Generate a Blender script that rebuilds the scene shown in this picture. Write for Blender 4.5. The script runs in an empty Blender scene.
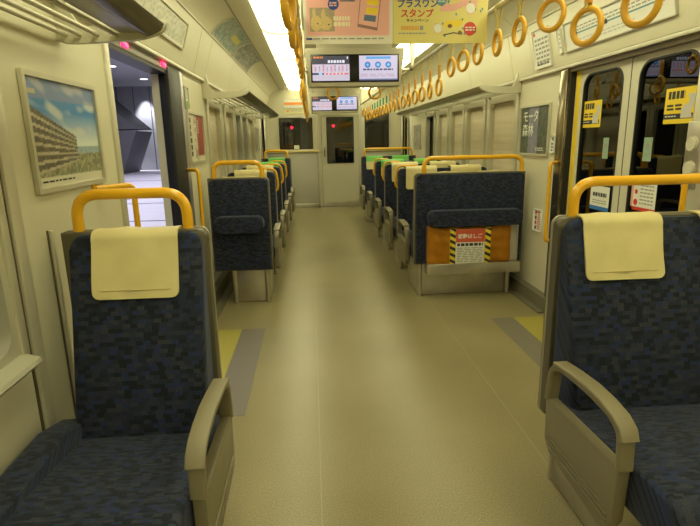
import bpy, bmesh, math, random
from mathutils import Vector, Matrix
random.seed(7)
S = bpy.context.scene
C = S.collection
PI = math.pi

# ------------------------------------------------------------------ camera, world, light, exposure
FPX, YAW, PITCH, ROLL = 514.38, 0.069, -0.2357, 0.0197
CAM = Vector((-0.451, 0.0, 1.3))
_F = Vector((math.sin(YAW)*math.cos(PITCH), math.cos(YAW)*math.cos(PITCH), math.sin(PITCH)))
_R = Vector((math.cos(YAW), -math.sin(YAW), 0)); _U = _R.cross(_F)
_R2 = math.cos(ROLL)*_R - math.sin(ROLL)*_U
_U2 = math.sin(ROLL)*_R + math.cos(ROLL)*_U
cd = bpy.data.cameras.new('camera'); cam = bpy.data.objects.new('camera', cd); C.objects.link(cam)
cd.sensor_fit = 'HORIZONTAL'; cd.sensor_width = 36; cd.lens = FPX/700*36; cd.clip_start = 0.02
m = Matrix.Identity(4)
for i in range(3):
    m[i][0] = _R2[i]; m[i][1] = _U2[i]; m[i][2] = -_F[i]; m[i][3] = CAM[i]
cam.matrix_world = m
S.camera = cam
w = bpy.data.worlds.new('night'); S.world = w; w.use_nodes = True
w.node_tree.nodes['Background'].inputs[0].default_value = (0.004, 0.005, 0.008, 1)
w.node_tree.nodes['Background'].inputs[1].default_value = 1.0
S.view_settings.view_transform = 'Standard'; S.view_settings.look = 'None'
S.view_settings.gamma = 1.0; S.view_settings.use_curve_mapping = False
S.view_settings.exposure = 0.0
LAMP = (1.0, 0.965, 0.56); LAMP_STRENGTH = 5.6

# ------------------------------------------------------------------ materials
MATS = {}
def mat(name, col, rough=.5, metal=0, noise=0, nscale=60, bump=0, bscale=200, emit=None, estr=0, coat=0, spec=.5):
    if name in MATS: return MATS[name]
    M = bpy.data.materials.new(name); M.use_nodes = True
    nt = M.node_tree; b = nt.nodes['Principled BSDF']
    b.inputs['Base Color'].default_value = (*col, 1); b.inputs['Roughness'].default_value = rough
    b.inputs['Metallic'].default_value = metal; b.inputs['Coat Weight'].default_value = coat
    b.inputs['Specular IOR Level'].default_value = spec
    if emit:
        b.inputs['Emission Color'].default_value = (*emit, 1); b.inputs['Emission Strength'].default_value = estr
    tc = nt.nodes.new('ShaderNodeTexCoord')
    if noise:
        n = nt.nodes.new('ShaderNodeTexNoise'); n.inputs['Scale'].default_value = nscale; n.inputs['Detail'].default_value = 4
        nt.links.new(tc.outputs['Object'], n.inputs['Vector'])
        r = nt.nodes.new('ShaderNodeValToRGB')
        r.color_ramp.elements[0].position = .3; r.color_ramp.elements[1].position = .7
        r.color_ramp.elements[0].color = (*[c*(1-noise) for c in col], 1)
        r.color_ramp.elements[1].color = (*[min(1, c*(1+noise)) for c in col], 1)
        nt.links.new(n.outputs['Fac'], r.inputs['Fac']); nt.links.new(r.outputs['Color'], b.inputs['Base Color'])
    if bump:
        n = nt.nodes.new('ShaderNodeTexNoise'); n.inputs['Scale'].default_value = bscale; n.inputs['Detail'].default_value = 3
        nt.links.new(tc.outputs['Object'], n.inputs['Vector'])
        bp = nt.nodes.new('ShaderNodeBump'); bp.inputs['Strength'].default_value = bump; bp.inputs['Distance'].default_value = .002
        nt.links.new(n.outputs['Fac'], bp.inputs['Height']); nt.links.new(bp.outputs['Normal'], b.inputs['Normal'])
    MATS[name] = M
    return M

def fabric_mat():
    M = bpy.data.materials.new('seat_moquette'); M.use_nodes = True; nt = M.node_tree; N = nt.nodes; L = nt.links
    b = N['Principled BSDF']; b.inputs['Roughness'].default_value = .85; b.inputs['Specular IOR Level'].default_value = .25
    b.inputs['Sheen Weight'].default_value = .25; b.inputs['Sheen Roughness'].default_value = .4
    b.inputs['Sheen Tint'].default_value = (.55, .6, .8, 1)
    tc = N.new('ShaderNodeTexCoord'); sx = N.new('ShaderNodeSeparateXYZ'); L.new(tc.outputs['Object'], sx.inputs[0])
    def math_(op, a, bb=None):
        n = N.new('ShaderNodeMath'); n.operation = op
        for i, v in enumerate((a, bb)):
            if v is None: continue
            if isinstance(v, (int, float)): n.inputs[i].default_value = v
            else: L.new(v, n.inputs[i])
        return n.outputs[0]
    v = math_('MULTIPLY', math_('SUBTRACT', sx.outputs['Z'], sx.outputs['Y']), 1/.0098)
    row = math_('FLOOR', v)
    wn = N.new('ShaderNodeTexWhiteNoise'); wn.noise_dimensions = '1D'; L.new(row, wn.inputs['W'])
    u = math_('ADD', math_('MULTIPLY', sx.outputs['X'], 1/.0225), wn.outputs['Value'])
    cx = N.new('ShaderNodeCombineXYZ'); L.new(math_('FLOOR', u), cx.inputs['X']); L.new(row, cx.inputs['Y'])
    w2 = N.new('ShaderNodeTexWhiteNoise'); w2.noise_dimensions = '2D'; L.new(cx.outputs[0], w2.inputs['Vector'])
    r = N.new('ShaderNodeValToRGB'); r.color_ramp.interpolation = 'CONSTANT'
    cols = [(0, (.013, .016, .026)), (.24, (.022, .028, .055)), (.48, (.029, .035, .062)), (.64, (.022, .033, .092)), (.78, (.038, .042, .062)), (.92, (.017, .022, .041))]
    el = r.color_ramp.elements
    el[0].position = 0; el[0].color = (*cols[0][1], 1); el[1].position = cols[1][0]; el[1].color = (*cols[1][1], 1)
    for p, c in cols[2:]:
        e = el.new(p); e.color = (*c, 1)
    L.new(w2.outputs['Value'], r.inputs['Fac'])
    n = N.new('ShaderNodeTexNoise'); n.inputs['Scale'].default_value = 420; n.inputs['Detail'].default_value = 2
    L.new(tc.outputs['Object'], n.inputs['Vector'])
    mx = N.new('ShaderNodeMix'); mx.data_type = 'RGBA'; mx.blend_type = 'MULTIPLY'; mx.inputs[0].default_value = .7
    rr = N.new('ShaderNodeValToRGB'); rr.color_ramp.elements[0].position = .3; rr.color_ramp.elements[1].position = .7
    rr.color_ramp.elements[0].color = (.45, .45, .45, 1); rr.color_ramp.elements[1].color = (1.4, 1.4, 1.4, 1)
    L.new(n.outputs['Fac'], rr.inputs[0]); L.new(r.outputs[0], mx.inputs[6]); L.new(rr.outputs[0], mx.inputs[7])
    L.new(mx.outputs[2], b.inputs['Base Color'])
    bp = N.new('ShaderNodeBump'); bp.inputs['Strength'].default_value = .35; bp.inputs['Distance'].default_value = .002
    L.new(n.outputs['Fac'], bp.inputs['Height']); L.new(bp.outputs[0], b.inputs['Normal'])
    return M

def glass_mat(name, tint, rough=0.0, ior=1.5):
    M = bpy.data.materials.new(name); M.use_nodes = True; nt = M.node_tree; N = nt.nodes; L = nt.links
    N.remove(N['Principled BSDF']); out = N['Material Output']
    t = N.new('ShaderNodeBsdfTransparent'); t.inputs[0].default_value = (*tint, 1)
    g = N.new('ShaderNodeBsdfGlossy'); g.inputs['Roughness'].default_value = rough
    f = N.new('ShaderNodeFresnel'); f.inputs[0].default_value = ior
    mx = N.new('ShaderNodeMixShader'); L.new(f.outputs[0], mx.inputs[0]); L.new(t.outputs[0], mx.inputs[1]); L.new(g.outputs[0], mx.inputs[2])
    L.new(mx.outputs[0], out.inputs[0])
    return M

def print_mat(name, rough=.4, emit=0):
    M = bpy.data.materials.new(name); M.use_nodes = True; nt = M.node_tree; b = nt.nodes['Principled BSDF']
    a = nt.nodes.new('ShaderNodeAttribute'); a.attribute_name = 'Col'
    b.inputs['Roughness'].default_value = rough
    if emit:
        b.inputs['Base Color'].default_value = (.02, .02, .02, 1)
        nt.links.new(a.outputs['Color'], b.inputs['Emission Color']); b.inputs['Emission Strength'].default_value = emit
    else:
        nt.links.new(a.outputs['Color'], b.inputs['Base Color'])
    return M

FAB = fabric_mat()
WALL = mat('wall_laminate', (.66, .62, .46), .42, bump=.08, bscale=500)
CEIL = mat('ceiling_laminate', (.64, .60, .44), .45)
TRIM = mat('aluminium_trim', (.60, .57, .45), .38, .35)
STEEL = mat('brushed_steel', (.58, .55, .48), .32, .9, noise=.12, nscale=8)
DARKSTEEL = mat('dark_steel', (.20, .17, .12), .35, .7)
RUBBER = mat('black_rubber', (.012, .012, .012), .5)
YEL = mat('yellow_grip', (.82, .43, .008), .32, coat=.3)
RINGM = mat('strap_ring_plastic', (.80, .43, .03), .35)
SLEEVE = mat('strap_sleeve', (.72, .34, .02), .45)
GREENSL = mat('green_strap_sleeve', (.06, .32, .12), .45)
BAND = mat('strap_webbing', (.74, .62, .22), .7)
ARM = mat('armrest_plastic', (.205, .18, .11), .42, bump=.05, bscale=400)
SHELL = mat('seat_shell', (.10, .088, .055), .45)
SHELLRIM = mat('seat_rim', (.30, .27, .19), .4)
COVER = mat('cream_headrest_vinyl', (.68, .59, .29), .5, noise=.04, nscale=14, bump=.25, bscale=35)
SEAM = mat('cover_seam', (.55, .46, .20), .6)
GREEN = mat('green_headrest_vinyl', (.16, .52, .10), .5)
BLIND = mat('roller_blind', (.66, .58, .42), .7, noise=.05, nscale=5)
BLACK = mat('black_panel', (.008, .008, .008), .25)
WHITE = mat('white_print', (.80, .79, .72), .5)
INK = mat('dark_ink', (.03, .03, .035), .5)
INKB = mat('blue_ink', (.02, .06, .30), .5)
INKR = mat('red_ink', (.62, .05, .03), .5)
INKO = mat('orange_ink', (.80, .28, .04), .5)
INKY = mat('yellow_ink', (.85, .62, .03), .5)
INKG = mat('grey_ink', (.32, .32, .30), .5)
INKT = mat('teal_ink', (.10, .30, .36), .5)
PINK = mat('pink_ink', (.80, .42, .38), .5)
LEAFM = mat('door_leaf_enamel', (.62, .59, .46), .35)
GLASS = glass_mat('window_glass', (.80, .82, .80))
DGLASS = glass_mat('door_glass', (.45, .46, .42), ior=2.0)
PRINT = print_mat('poster_print')
SCREEN = print_mat('screen_print', .3, 1.0)

def floor_mat():
    M = bpy.data.materials.new('speckled_vinyl'); M.use_nodes = True; nt = M.node_tree; N = nt.nodes; L = nt.links
    b = N['Principled BSDF']; b.inputs['Roughness'].default_value = .34
    tc = N.new('ShaderNodeTexCoord')
    n = N.new('ShaderNodeTexNoise'); n.inputs['Scale'].default_value = 210; n.inputs['Detail'].default_value = 3
    L.new(tc.outputs['Object'], n.inputs['Vector'])
    r = N.new('ShaderNodeValToRGB'); e = r.color_ramp.elements
    e[0].position = .34; e[0].color = (.195, .162, .074, 1); e[1].position = .62; e[1].color = (.325, .280, .142, 1)
    x = e.new(.76); x.color = (.43, .375, .21, 1)
    L.new(n.outputs['Fac'], r.inputs[0])
    n2 = N.new('ShaderNodeTexNoise'); n2.inputs['Scale'].default_value = 1.4; n2.inputs['Detail'].default_value = 3
    L.new(tc.outputs['Object'], n2.inputs['Vector'])
    r2 = N.new('ShaderNodeValToRGB'); r2.color_ramp.elements[0].color = (.86, .86, .84, 1); r2.color_ramp.elements[1].color = (1.08, 1.08, 1.08, 1)
    r2.color_ramp.elements[0].position = .3; r2.color_ramp.elements[1].position = .7
    L.new(n2.outputs['Fac'], r2.inputs[0])
    mx = N.new('ShaderNodeMix'); mx.data_type = 'RGBA'; mx.blend_type = 'MULTIPLY'; mx.inputs[0].default_value = 1
    L.new(r.outputs[0], mx.inputs[6]); L.new(r2.outputs[0], mx.inputs[7]); L.new(mx.outputs[2], b.inputs['Base Color'])
    rr = N.new('ShaderNodeMapRange'); rr.inputs[3].default_value = .27; rr.inputs[4].default_value = .36
    L.new(n2.outputs['Fac'], rr.inputs[0]); L.new(rr.outputs[0], b.inputs['Roughness'])
    return M
FLOORM = floor_mat()
FYEL = mat('yellow_floor_vinyl', (.36, .31, .06), .42, noise=.15, nscale=220)
FGREY = mat('grey_floor_vinyl', (.18, .16, .125), .42, noise=.18, nscale=220)

# ------------------------------------------------------------------ mesh helpers
def link(o, parent=None):
    C.objects.link(o)
    if parent: o.parent = parent
    return o
def mesh_obj(name, bm, m, parent=None, smooth=35):
    me = bpy.data.meshes.new(name); bmesh.ops.recalc_face_normals(bm, faces=bm.faces[:]); bm.to_mesh(me); bm.free()
    if smooth:
        me.polygons.foreach_set('use_smooth', [True]*len(me.polygons)); me.set_sharp_from_angle(angle=math.radians(smooth))
    me.materials.append(m)
    return link(bpy.data.objects.new(name, me), parent)
def tag(o, label=None, cat=None, group=None, kind=None):
    if label: o['label'] = label
    if cat: o['category'] = cat
    if group: o['group'] = group
    if kind: o['kind'] = kind
    return o
def thing(name, label, cat, loc=(0, 0, 0), rz=0, group=None):
    o = bpy.data.objects.new(name, None); o.empty_display_size = .1; C.objects.link(o)
    o.location = loc; o.rotation_euler = (0, 0, rz)
    return tag(o, label, cat, group)
def struct(o): o['kind'] = 'structure'; return o
def sempty(name, loc=(0, 0, 0)):
    o = bpy.data.objects.new(name, None); o.empty_display_size = .1; C.objects.link(o); o.location = loc
    return struct(o)
def bm_box(bm, x0, x1, y0, y1, z0, z1, bev=0, seg=2):
    vs = [bm.verts.new(p) for p in ((x0,y0,z0),(x1,y0,z0),(x1,y1,z0),(x0,y1,z0),(x0,y0,z1),(x1,y0,z1),(x1,y1,z1),(x0,y1,z1))]
    fs = [bm.faces.new([vs[i] for i in q]) for q in ((0,3,2,1),(4,5,6,7),(0,1,5,4),(1,2,6,5),(2,3,7,6),(3,0,4,7))]
    if bev:
        es = list({e for f in fs for e in f.edges})
        bmesh.ops.bevel(bm, geom=es, offset=bev, segments=seg, affect='EDGES', profile=.5)
    return vs
def box(name, x0, x1, y0, y1, z0, z1, m, parent=None, bev=0, seg=2):
    bm = bmesh.new(); bm_box(bm, min(x0,x1), max(x0,x1), min(y0,y1), max(y0,y1), min(z0,z1), max(z0,z1), bev, seg)
    return mesh_obj(name, bm, m, parent)
AX = {'x': lambda u, v, a: (a, u, v), 'y': lambda u, v, a: (u, a, v), 'z': lambda u, v, a: (u, v, a)}
def bm_prism(bm, pts, axis, a0, a1, bev=0, seg=3):
    f = AX[axis]
    A = [bm.verts.new(f(u, v, a0)) for u, v in pts]; B = [bm.verts.new(f(u, v, a1)) for u, v in pts]
    n = len(pts); fa = bm.faces.new(A); fb = bm.faces.new(B[::-1])
    for i in range(n): bm.faces.new((A[i], B[i], B[(i+1) % n], A[(i+1) % n]))
    if bev: bmesh.ops.bevel(bm, geom=list(fa.edges)+list(fb.edges), offset=bev, segments=seg, affect='EDGES', profile=.5)
def prism(name, pts, axis, a0, a1, m, parent=None, bev=0, seg=3, smooth=35, fn=None):
    bm = bmesh.new(); bm_prism(bm, pts, axis, a0, a1, bev, seg)
    if fn:
        for v in bm.verts: v.co = fn(v.co)
    return mesh_obj(name, bm, m, parent, smooth)
def rrect(u0, u1, v0, v1, r, n=5, corners=(1, 1, 1, 1)):      # corners: bl br tr tl
    out = []
    for (cu, cv, a, k) in ((u0, v0, PI, 0), (u1, v0, 1.5*PI, 1), (u1, v1, 0, 2), (u0, v1, .5*PI, 3)):
        if not corners[k] or r == 0: out.append((cu, cv)); continue
        su = 1 if cu == u0 else -1; sv = 1 if cv == v0 else -1
        for i in range(n+1):
            t = a + i/n*PI/2
            out.append((cu+su*r+r*math.cos(t), cv+sv*r+r*math.sin(t)))
    return out
def bm_ring_prism(bm, outer, inner, axis, a0, a1):
    f = AX[axis]; n = len(outer)
    v = [[bm.verts.new(f(u, w_, a)) for u, w_ in loop] for a in (a0, a1) for loop in (outer, inner)]
    for i in range(n):
        j = (i+1) % n
        bm.faces.new((v[0][i], v[0][j], v[1][j], v[1][i])); bm.faces.new((v[2][i], v[3][i], v[3][j], v[2][j]))
        bm.faces.new((v[0][i], v[2][i], v[2][j], v[0][j])); bm.faces.new((v[1][i], v[1][j], v[3][j], v[3][i]))
def ring_prism(name, outer, inner, axis, a0, a1, m, parent=None):
    bm = bmesh.new(); bm_ring_prism(bm, outer, inner, axis, a0, a1); return mesh_obj(name, bm, m, parent)
def fillet(pts, r, n=6):
    out = [Vector(pts[0])]
    for i in range(1, len(pts)-1):
        p, a, b = Vector(pts[i]), Vector(pts[i-1]), Vector(pts[i+1])
        d1, d2 = (a-p), (b-p); l = min(r, d1.length*.49, d2.length*.49)
        p0 = p+d1.normalized()*l; p2 = p+d2.normalized()*l
        for k in range(n+1):
            t = k/n; out.append((1-t)**2*p0+2*t*(1-t)*p+t*t*p2)
    out.append(Vector(pts[-1])); return out
def bm_sweep(bm, path, sec, up=None, closed=False):
    """sec: list of (a,b) in frame; up: fixed vector for the a axis"""
    P = [Vector(p) for p in path]; n = len(P); rings = []
    prev = None
    for i in range(n):
        if closed: t = P[(i+1) % n]-P[i-1]
        else: t = P[min(i+1, n-1)]-P[max(i-1, 0)]
        t.normalize()
        if up is not None: a = Vector(up)
        elif prev is None:
            a = Vector((0, 0, 1)) if abs(t.z) < .9 else Vector((1, 0, 0))
        else: a = prev
        a = (a-t*a.dot(t)).normalized(); b = t.cross(a); prev = a
        rings.append([bm.verts.new(P[i]+a*s+b*q) for s, q in sec])
    k = len(sec)
    for i in range(n if closed else n-1):
        r0, r1 = rings[i], rings[(i+1) % n]
        for j in range(k): bm.faces.new((r0[j], r0[(j+1) % k], r1[(j+1) % k], r1[j]))
    if not closed: bm.faces.new(rings[0][::-1]); bm.faces.new(rings[-1])
def circ(r, n=10, ry=None): return [(r*math.cos(2*PI*i/n), (ry or r)*math.sin(2*PI*i/n)) for i in range(n)]
def tube(name, pts, r, m, parent=None, fr=0, n=10, fn=6):
    bm = bmesh.new(); bm_sweep(bm, fillet(pts, fr, fn) if fr else pts, circ(r, n)); return mesh_obj(name, bm, m, parent, 50)
def cyl(name, c, r, axis, a0, a1, m, parent=None, n=20):
    return prism(name, [(c[0]+r*math.cos(2*PI*i/n), c[1]+r*math.sin(2*PI*i/n)) for i in range(n)], axis, a0, a1, m, parent)
# a flat print: a frame matrix (origin, u axis, v axis) in metres
class Sheet:
    def __init__(s, o, u, v, parent, k=1):
        s.k = k
        s.o = Vector(o); s.u = Vector(u).normalized(); s.v = Vector(v).normalized(); s.n = s.u.cross(s.v); s.p = parent
    def at(s, a, b, d=0): return s.o+s.u*(a*s.k)+s.v*(b*s.k)+s.n*d
    def poly(s, name, polys, m, d=.001):
        me = bpy.data.meshes.new(name); V = []; Fc = []
        for pl in polys:
            k = len(V); V += [s.at(a, b, d) for a, b in pl]; Fc.append(list(range(k, k+len(pl))))
        me.from_pydata(V, [], Fc); me.materials.append(m)
        return link(bpy.data.objects.new(name, me), s.p)
    def rect(s, name, a0, a1, b0, b1, m, d=.001): return s.poly(name, [[(a0, b0), (a1, b0), (a1, b1), (a0, b1)]], m, d)
    def disc(s, name, a, b, r, m, d=.001, ry=None, n=24): return s.poly(name, [[(a+x, b+y) for x, y in circ(r, n, ry)]], m, d)
    def grid(s, name, a0, a1, b0, b1, nu, nv, fn, m=None, d=.0008):
        V = []; Fc = []; col = []
        for j in range(nv+1):
            for i in range(nu+1):
                V.append(s.at(a0+(a1-a0)*i/nu, b0+(b1-b0)*j/nv, d)); col += [*fn(i/nu, j/nv), 1]
        for j in range(nv):
            for i in range(nu):
                q = j*(nu+1)+i; Fc.append((q, q+1, q+nu+2, q+nu+1))
        me = bpy.data.meshes.new(name); me.from_pydata(V, [], Fc)
        at = me.color_attributes.new('Col', 'FLOAT_COLOR', 'POINT'); at.data.foreach_set('color', col)
        me.materials.append(m or PRINT)
        return link(bpy.data.objects.new(name, me), s.p)
    def lines(s, name, a0, a1, b0, b1, rows, m, d=.0015, fill=.55, seed=1, words=5):
        rg = random.Random(seed); pl = []
        h = (b1-b0)/rows
        for r in range(rows):
            a = a0; y = b1-(r+1)*h+h*(1-fill)/2
            while a < a1-1e-6:
                wd = (a1-a0)/words*rg.uniform(.5, 1.1); e = min(a+wd, a1)
                pl.append([(a, y), (e, y), (e, y+h*fill), (a, y+h*fill)]); a = e+(a1-a0)/words*.22
        return s.poly(name, pl, m, d)
    def text(s, name, body, a, b, size, m, d=.002, align='LEFT', sx=1, bold=0):
        cu = bpy.data.curves.new(name, 'FONT'); cu.body = body; cu.size = size; cu.align_x = align; cu.resolution_u = 2; cu.offset = bold
        o = bpy.data.objects.new(name, cu); C.objects.link(o)
        dg = bpy.context.evaluated_depsgraph_get(); dg.update()
        me = bpy.data.meshes.new_from_object(o.evaluated_get(dg)); bpy.data.objects.remove(o)
        for v in me.vertices:
            v.co = s.at(a+v.co.x*sx, b+v.co.y, d)
        me.materials.clear(); me.materials.append(m); me.name = name
        return link(bpy.data.objects.new(name, me), s.p)
def hash2(i, j, k=0): return random.Random(i*7349+j*91+k*13).random()
def mix(a, b, t): return tuple(x+(y-x)*t for x, y in zip(a, b))
ORD = ['first','second','third','fourth','fifth','sixth','seventh','eighth','ninth','tenth','eleventh','twelfth','thirteenth','fourteenth','fifteenth','sixteenth','seventeenth','eighteenth','nineteenth','twentieth','twenty-first','twenty-second','twenty-third','twenty-fourth','twenty-fifth','twenty-sixth','twenty-seventh','twenty-eighth','twenty-ninth','thirtieth','thirty-first','thirty-second']

# ------------------------------------------------------------------ dimensions (metres)
XL, XR = -1.32, 1.30          # side walls
YB, YE = -3.2, 10.2           # back and far end of the saloon
D1 = (2.30, 3.53)             # near door opening
DL1 = (2.45, 3.42)            # the open door on the platform side
D2 = (9.30, 10.05)            # far door opening (part seen)
WZ0, WZ1 = .72, 1.62
HZ = 1.745                    # header ledge height, right side
HZL = 1.785                   # header ledge height, platform side

# ------------------------------------------------------------------ floor, walls, ceiling
fl = struct(box('floor', XL-.12, XR+.12, YB, YE+.06, -.06, 0, FLOORM))
for i, (a, b) in enumerate((D1, D2)):
    for s in (-1, 1):
        x1, x2 = s*.822, s*.988; xe = -1.30 if s < 0 else 1.20
        y1 = 3.50 if i == 0 else 10.1
        y0 = 2.30 if i == 0 else 9.2
        box('grey_floor_strip', x1, x2, y0, y1, 0, .0012, FGREY, fl)
        box('yellow_floor_strip', x2, xe, y0, y1, 0, .0014, FYEL, fl)

for x in (-.46, .46): box('floor_seam', x-.0015, x+.0015, YB, YE, 0, .0006, mat('seam_weld', (.36, .31, .18), .4), fl)

def wall(name, x0, x1, y0, y1, z0, z1, holes, m):
    ys = sorted({y0, y1, *[h[0] for h in holes], *[h[1] for h in holes]}); bm = bmesh.new()
    for a, b in zip(ys, ys[1:]):
        hs = sorted([(h[2], h[3]) for h in holes if h[0] <= a+1e-6 and h[1] >= b-1e-6]); z = z0
        for h0, h1 in hs:
            if h0 > z+1e-6: bm_box(bm, x0, x1, a, b, z, h0)
            z = h1
        if z < z1-1e-6: bm_box(bm, x0, x1, a, b, z, z1)
    bmesh.ops.remove_doubles(bm, verts=bm.verts[:], dist=1e-5)
    return struct(mesh_obj(name, bm, m, None, 30))
winL = [(.15, 1.44), (4.60, 5.20), (5.48, 6.02), (6.18, 6.66), (6.76, 7.26), (7.38, 8.05)]
winR = [(-.2, 1.3), (4.42, 5.08), (5.25, 5.84), (5.98, 6.50), (6.68, 7.16), (7.40, 7.92)]
wl = wall('wall_left', XL-.10, XL, YB, YE, 0, HZL, [(a, b, WZ0, WZ1) for a, b in winL]+[(DL1[0], DL1[1], 0, HZL-.03), (D2[0], D2[1], 0, HZ-.02)], WALL)
wr = wall('wall_right', XR, XR+.10, YB, YE, 0, HZ, [(a, b, WZ0, WZ1) for a, b in winR]+[(D1[0], D1[1], 0, HZ-.02), (D2[0], D2[1], 0, HZ-.02)], WALL)
struct(box('wall_back', XL-.1, XR+.1, YB-.06, YB, 0, 2.3, WALL))

# ceiling: central panel, side strips, and the curved cove and header panels as pieces
bm = bmesh.new()
bm_box(bm, -.50, .50, YB, YE, 2.262, 2.30); bm_box(bm, -.88, -.48, YB, YE, 2.285, 2.31); bm_box(bm, .48, .88, YB, YE, 2.285, 2.31)
for s in (-1, 1):
    bm_prism(bm, [(s*.845, 2.248), (s*1.0, 2.238), (s*1.0, 2.27), (s*.845, 2.30)], 'y', YB, YE)
    bm_prism(bm, [(s*.495, 2.248), (s*.45, 2.255), (s*.45, 2.27), (s*.495, 2.29)], 'y', YB, YE)
ceil = struct(mesh_obj('ceiling', bm, CEIL))
cove = [(1.0, 2.238), (1.05, 2.228), (1.10, 2.207), (1.145, 2.175), (1.178, 2.140), (1.20, 2.105)]
cove_out = [(p[0]+.008, p[1]+.02) for p in cove][::-1]
joints = [YB, -1.5, -.05, 1.4, 2.85, 4.3, 6.7, 8.1, 9.4, YE]
hj = [YB, -.9, .55, 2.0, 4.05, 4.45, 5.6, 7.05, 8.5, YE]
for s in (-1, 1):
    xw, hz = (abs(XL), HZL) if s < 0 else (XR, HZ)
    for a, b in zip(joints, joints[1:]):
        prism('cove_panel', [(s*p[0], p[1]) for p in cove+cove_out], 'y', a+.003, b-.003, CEIL, ceil, smooth=30)
    for a, b in zip(hj, hj[1:]):
        prism('header_panel', [(s*1.198, 2.100), (s*(xw-.03), hz+.012), (s*xw, hz+.012), (s*(xw+.05), 2.12), (s*1.21, 2.13)], 'y', a+.003, b-.003, WALL, ceil)
    struct(box('trim_%d' % (1 if s < 0 else 2), s*(xw-.030), s*(xw+.02), YB, YE, hz-.010, hz+.010, TRIM, None, .002))
    struct(tube('trim_%d' % (3 if s < 0 else 4), [(s*1.196, YB, 2.104), (s*1.196, YE, 2.104)], .008, TRIM))
    kx = XL if s < 0 else XR
    box('cove_groove', s*.994, s*1.004, YB, YE, 2.2345, 2.240, DARKSTEEL, ceil)
    prev = YB
    bm = bmesh.new()
    for a, b in ((YB, DL1[0]-.06 if s < 0 else D1[0]-.06), (DL1[1]+.08 if s < 0 else D1[1]+.03, D2[0]-.06)):
        bm_prism(bm, [(kx+s*.005, 0), (s*1.20, 0), (s*1.205, .012), (kx-s*.055, .014), (kx-s*.045, .105), (kx+s*.005, .12)], 'y', a, b)
    struct(mesh_obj('baseboard_'+('left' if s < 0 else 'right'), bm, mat('baseboard_grey', (.16, .145, .095), .45)))

# ceiling light covers, each its own lamp
LIGHTM = mat('lamp_diffuser', (.8, .8, .75), .4, emit=LAMP, estr=LAMP_STRENGTH)
lb = [-2.5, -1.03, .44, 1.91, 3.38, 4.85, 6.32, 7.79, 9.26, 10.15]
vis = 0
def lamp(s, a, b, label):
    t = thing('ceiling_lamp', label, 'ceiling lamp', (s*.67, (a+b)/2, 2.25), 0, 'ceiling lamp covers')
    h = (b-a)/2-.006
    top = [(.17*math.cos(PI*i/10), -.042*math.sin(PI*i/10)) for i in range(11)]
    prism('diffuser', top+[(-.17, .03), (.17, .03)], 'y', -h, h, LIGHTM, t, smooth=60)
    for e in (-h, h):
        bm = bmesh.new(); pts = [(x*1.01, y-.010) for x, y in top]
        bm_prism(bm, pts+[(x, y+.006) for x, y in top[::-1]], 'y', e-.010, e+.005)
        mesh_obj('end_rim', bm, mat('lamp_rim', (.40, .36, .22), .5), t)
for s in (-1, 1):
    for i, (a, b) in enumerate(zip(lb, lb[1:])):
        side = 'left' if s < 0 else 'right'
        if i == 0: lab = 'white ceiling light cover nearest the back wall on the %s side' % side
        else: lab = 'white lit ceiling cover on the %s, %s from the far end wall' % (side, ORD[len(lb)-2-i])
        lamp(s, a, b, lab)

# ------------------------------------------------------------------ windows
def window(n, s, a, b, blind, sill=False):
    x = XL if s < 0 else XR
    t = sempty('window_%d' % n, (x, (a+b)/2, WZ0))
    h = (b-a)/2; H = WZ1-WZ0; o = -s      # o: direction into the room
    R_ = .06
    ring_prism('window_frame', rrect(-h-.025, h+.025, -.025, H+.025, .02), rrect(-h+.02, h-.02, .02, H-.02, R_), 'x', o*.014, -o*.06, TRIM, t)
    ring_prism('glass_gasket', rrect(-h+.012, h-.012, .012, H-.012, R_), rrect(-h+.034, h-.034, .034, H-.034, R_-.012), 'x', -o*.042, -o*.056, RUBBER, t)
    box('window_glass', -o*.055, -o*.061, -h, h, 0, H, GLASS, t)
    if blind:
        bm = bmesh.new(); nz = 14
        for i in range(nz):
            z0, z1 = .02+(H-.04)*i/nz, .02+(H-.04)*(i+1)/nz
            bm_prism(bm, [(-o*.030, z0), (-o*.027, (z0+z1)/2), (-o*.030, z1), (-o*.036, z1), (-o*.036, z0)], 'y', -h+.022, h-.022)
        mesh_obj('roller_blind', bm, BLIND, t)
        box('blind_bar', -o*.022, -o*.04, -h+.022, h-.022, .0, .025, TRIM, t, .003)
    for q in (-h-.025, h+.025):
        box('window_post', 0, o*.022, q-.018, q+.018, -.02, H+.05, TRIM, t, .006)
    if sill:
        prism('window_sill', [(0, -.05), (o*.05, -.045), (o*.065, -.03), (o*.06, -.018), (0, .0)], 'y', -h-.1, h+.02, mat('sill_cream', (.52, .50, .40), .35), t, .003, 2)
for i, (a, b) in enumerate(winL): window(i+1, -1, a, b, i in (1, 2, 5), i == 0)
for i, (a, b) in enumerate(winR): window(i+7, 1, a, b, i != 5)
# wall mouldings beside the near left window
for i, (y, wd) in enumerate(((1.54, .055), (1.735, .02))):
    z0, z1 = ((.0, HZL-.012) if i == 0 else (.12, 1.03))
    struct(box('trim_%d' % (5+i), XL-.002, XL+(.018 if i == 0 else .014), y-wd/2, y+wd/2, z0, z1, TRIM, None, .006))
struct(box('trim_7', XL-.002, XL+.006, .0, 1.5, .36, .64, mat('lower_panel', (.58, .54, .40), .45), None, .005))
for i, y in enumerate((1.510, 1.572, 1.722)):
    struct(box('trim_%d' % (12+i), XL-.002, XL+.003+.004*(i < 2), y-.004, y+.004, .1, HZL-.012 if i < 2 else 1.03, DARKSTEEL))
struct(box('trim_8', XL-.002, XL+.004, 4.50, 4.512, .1, HZ-.012, TRIM))
struct(box('trim_9', XR+.002, XR-.004, 4.36, 4.372, .1, HZ-.012, TRIM))

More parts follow.
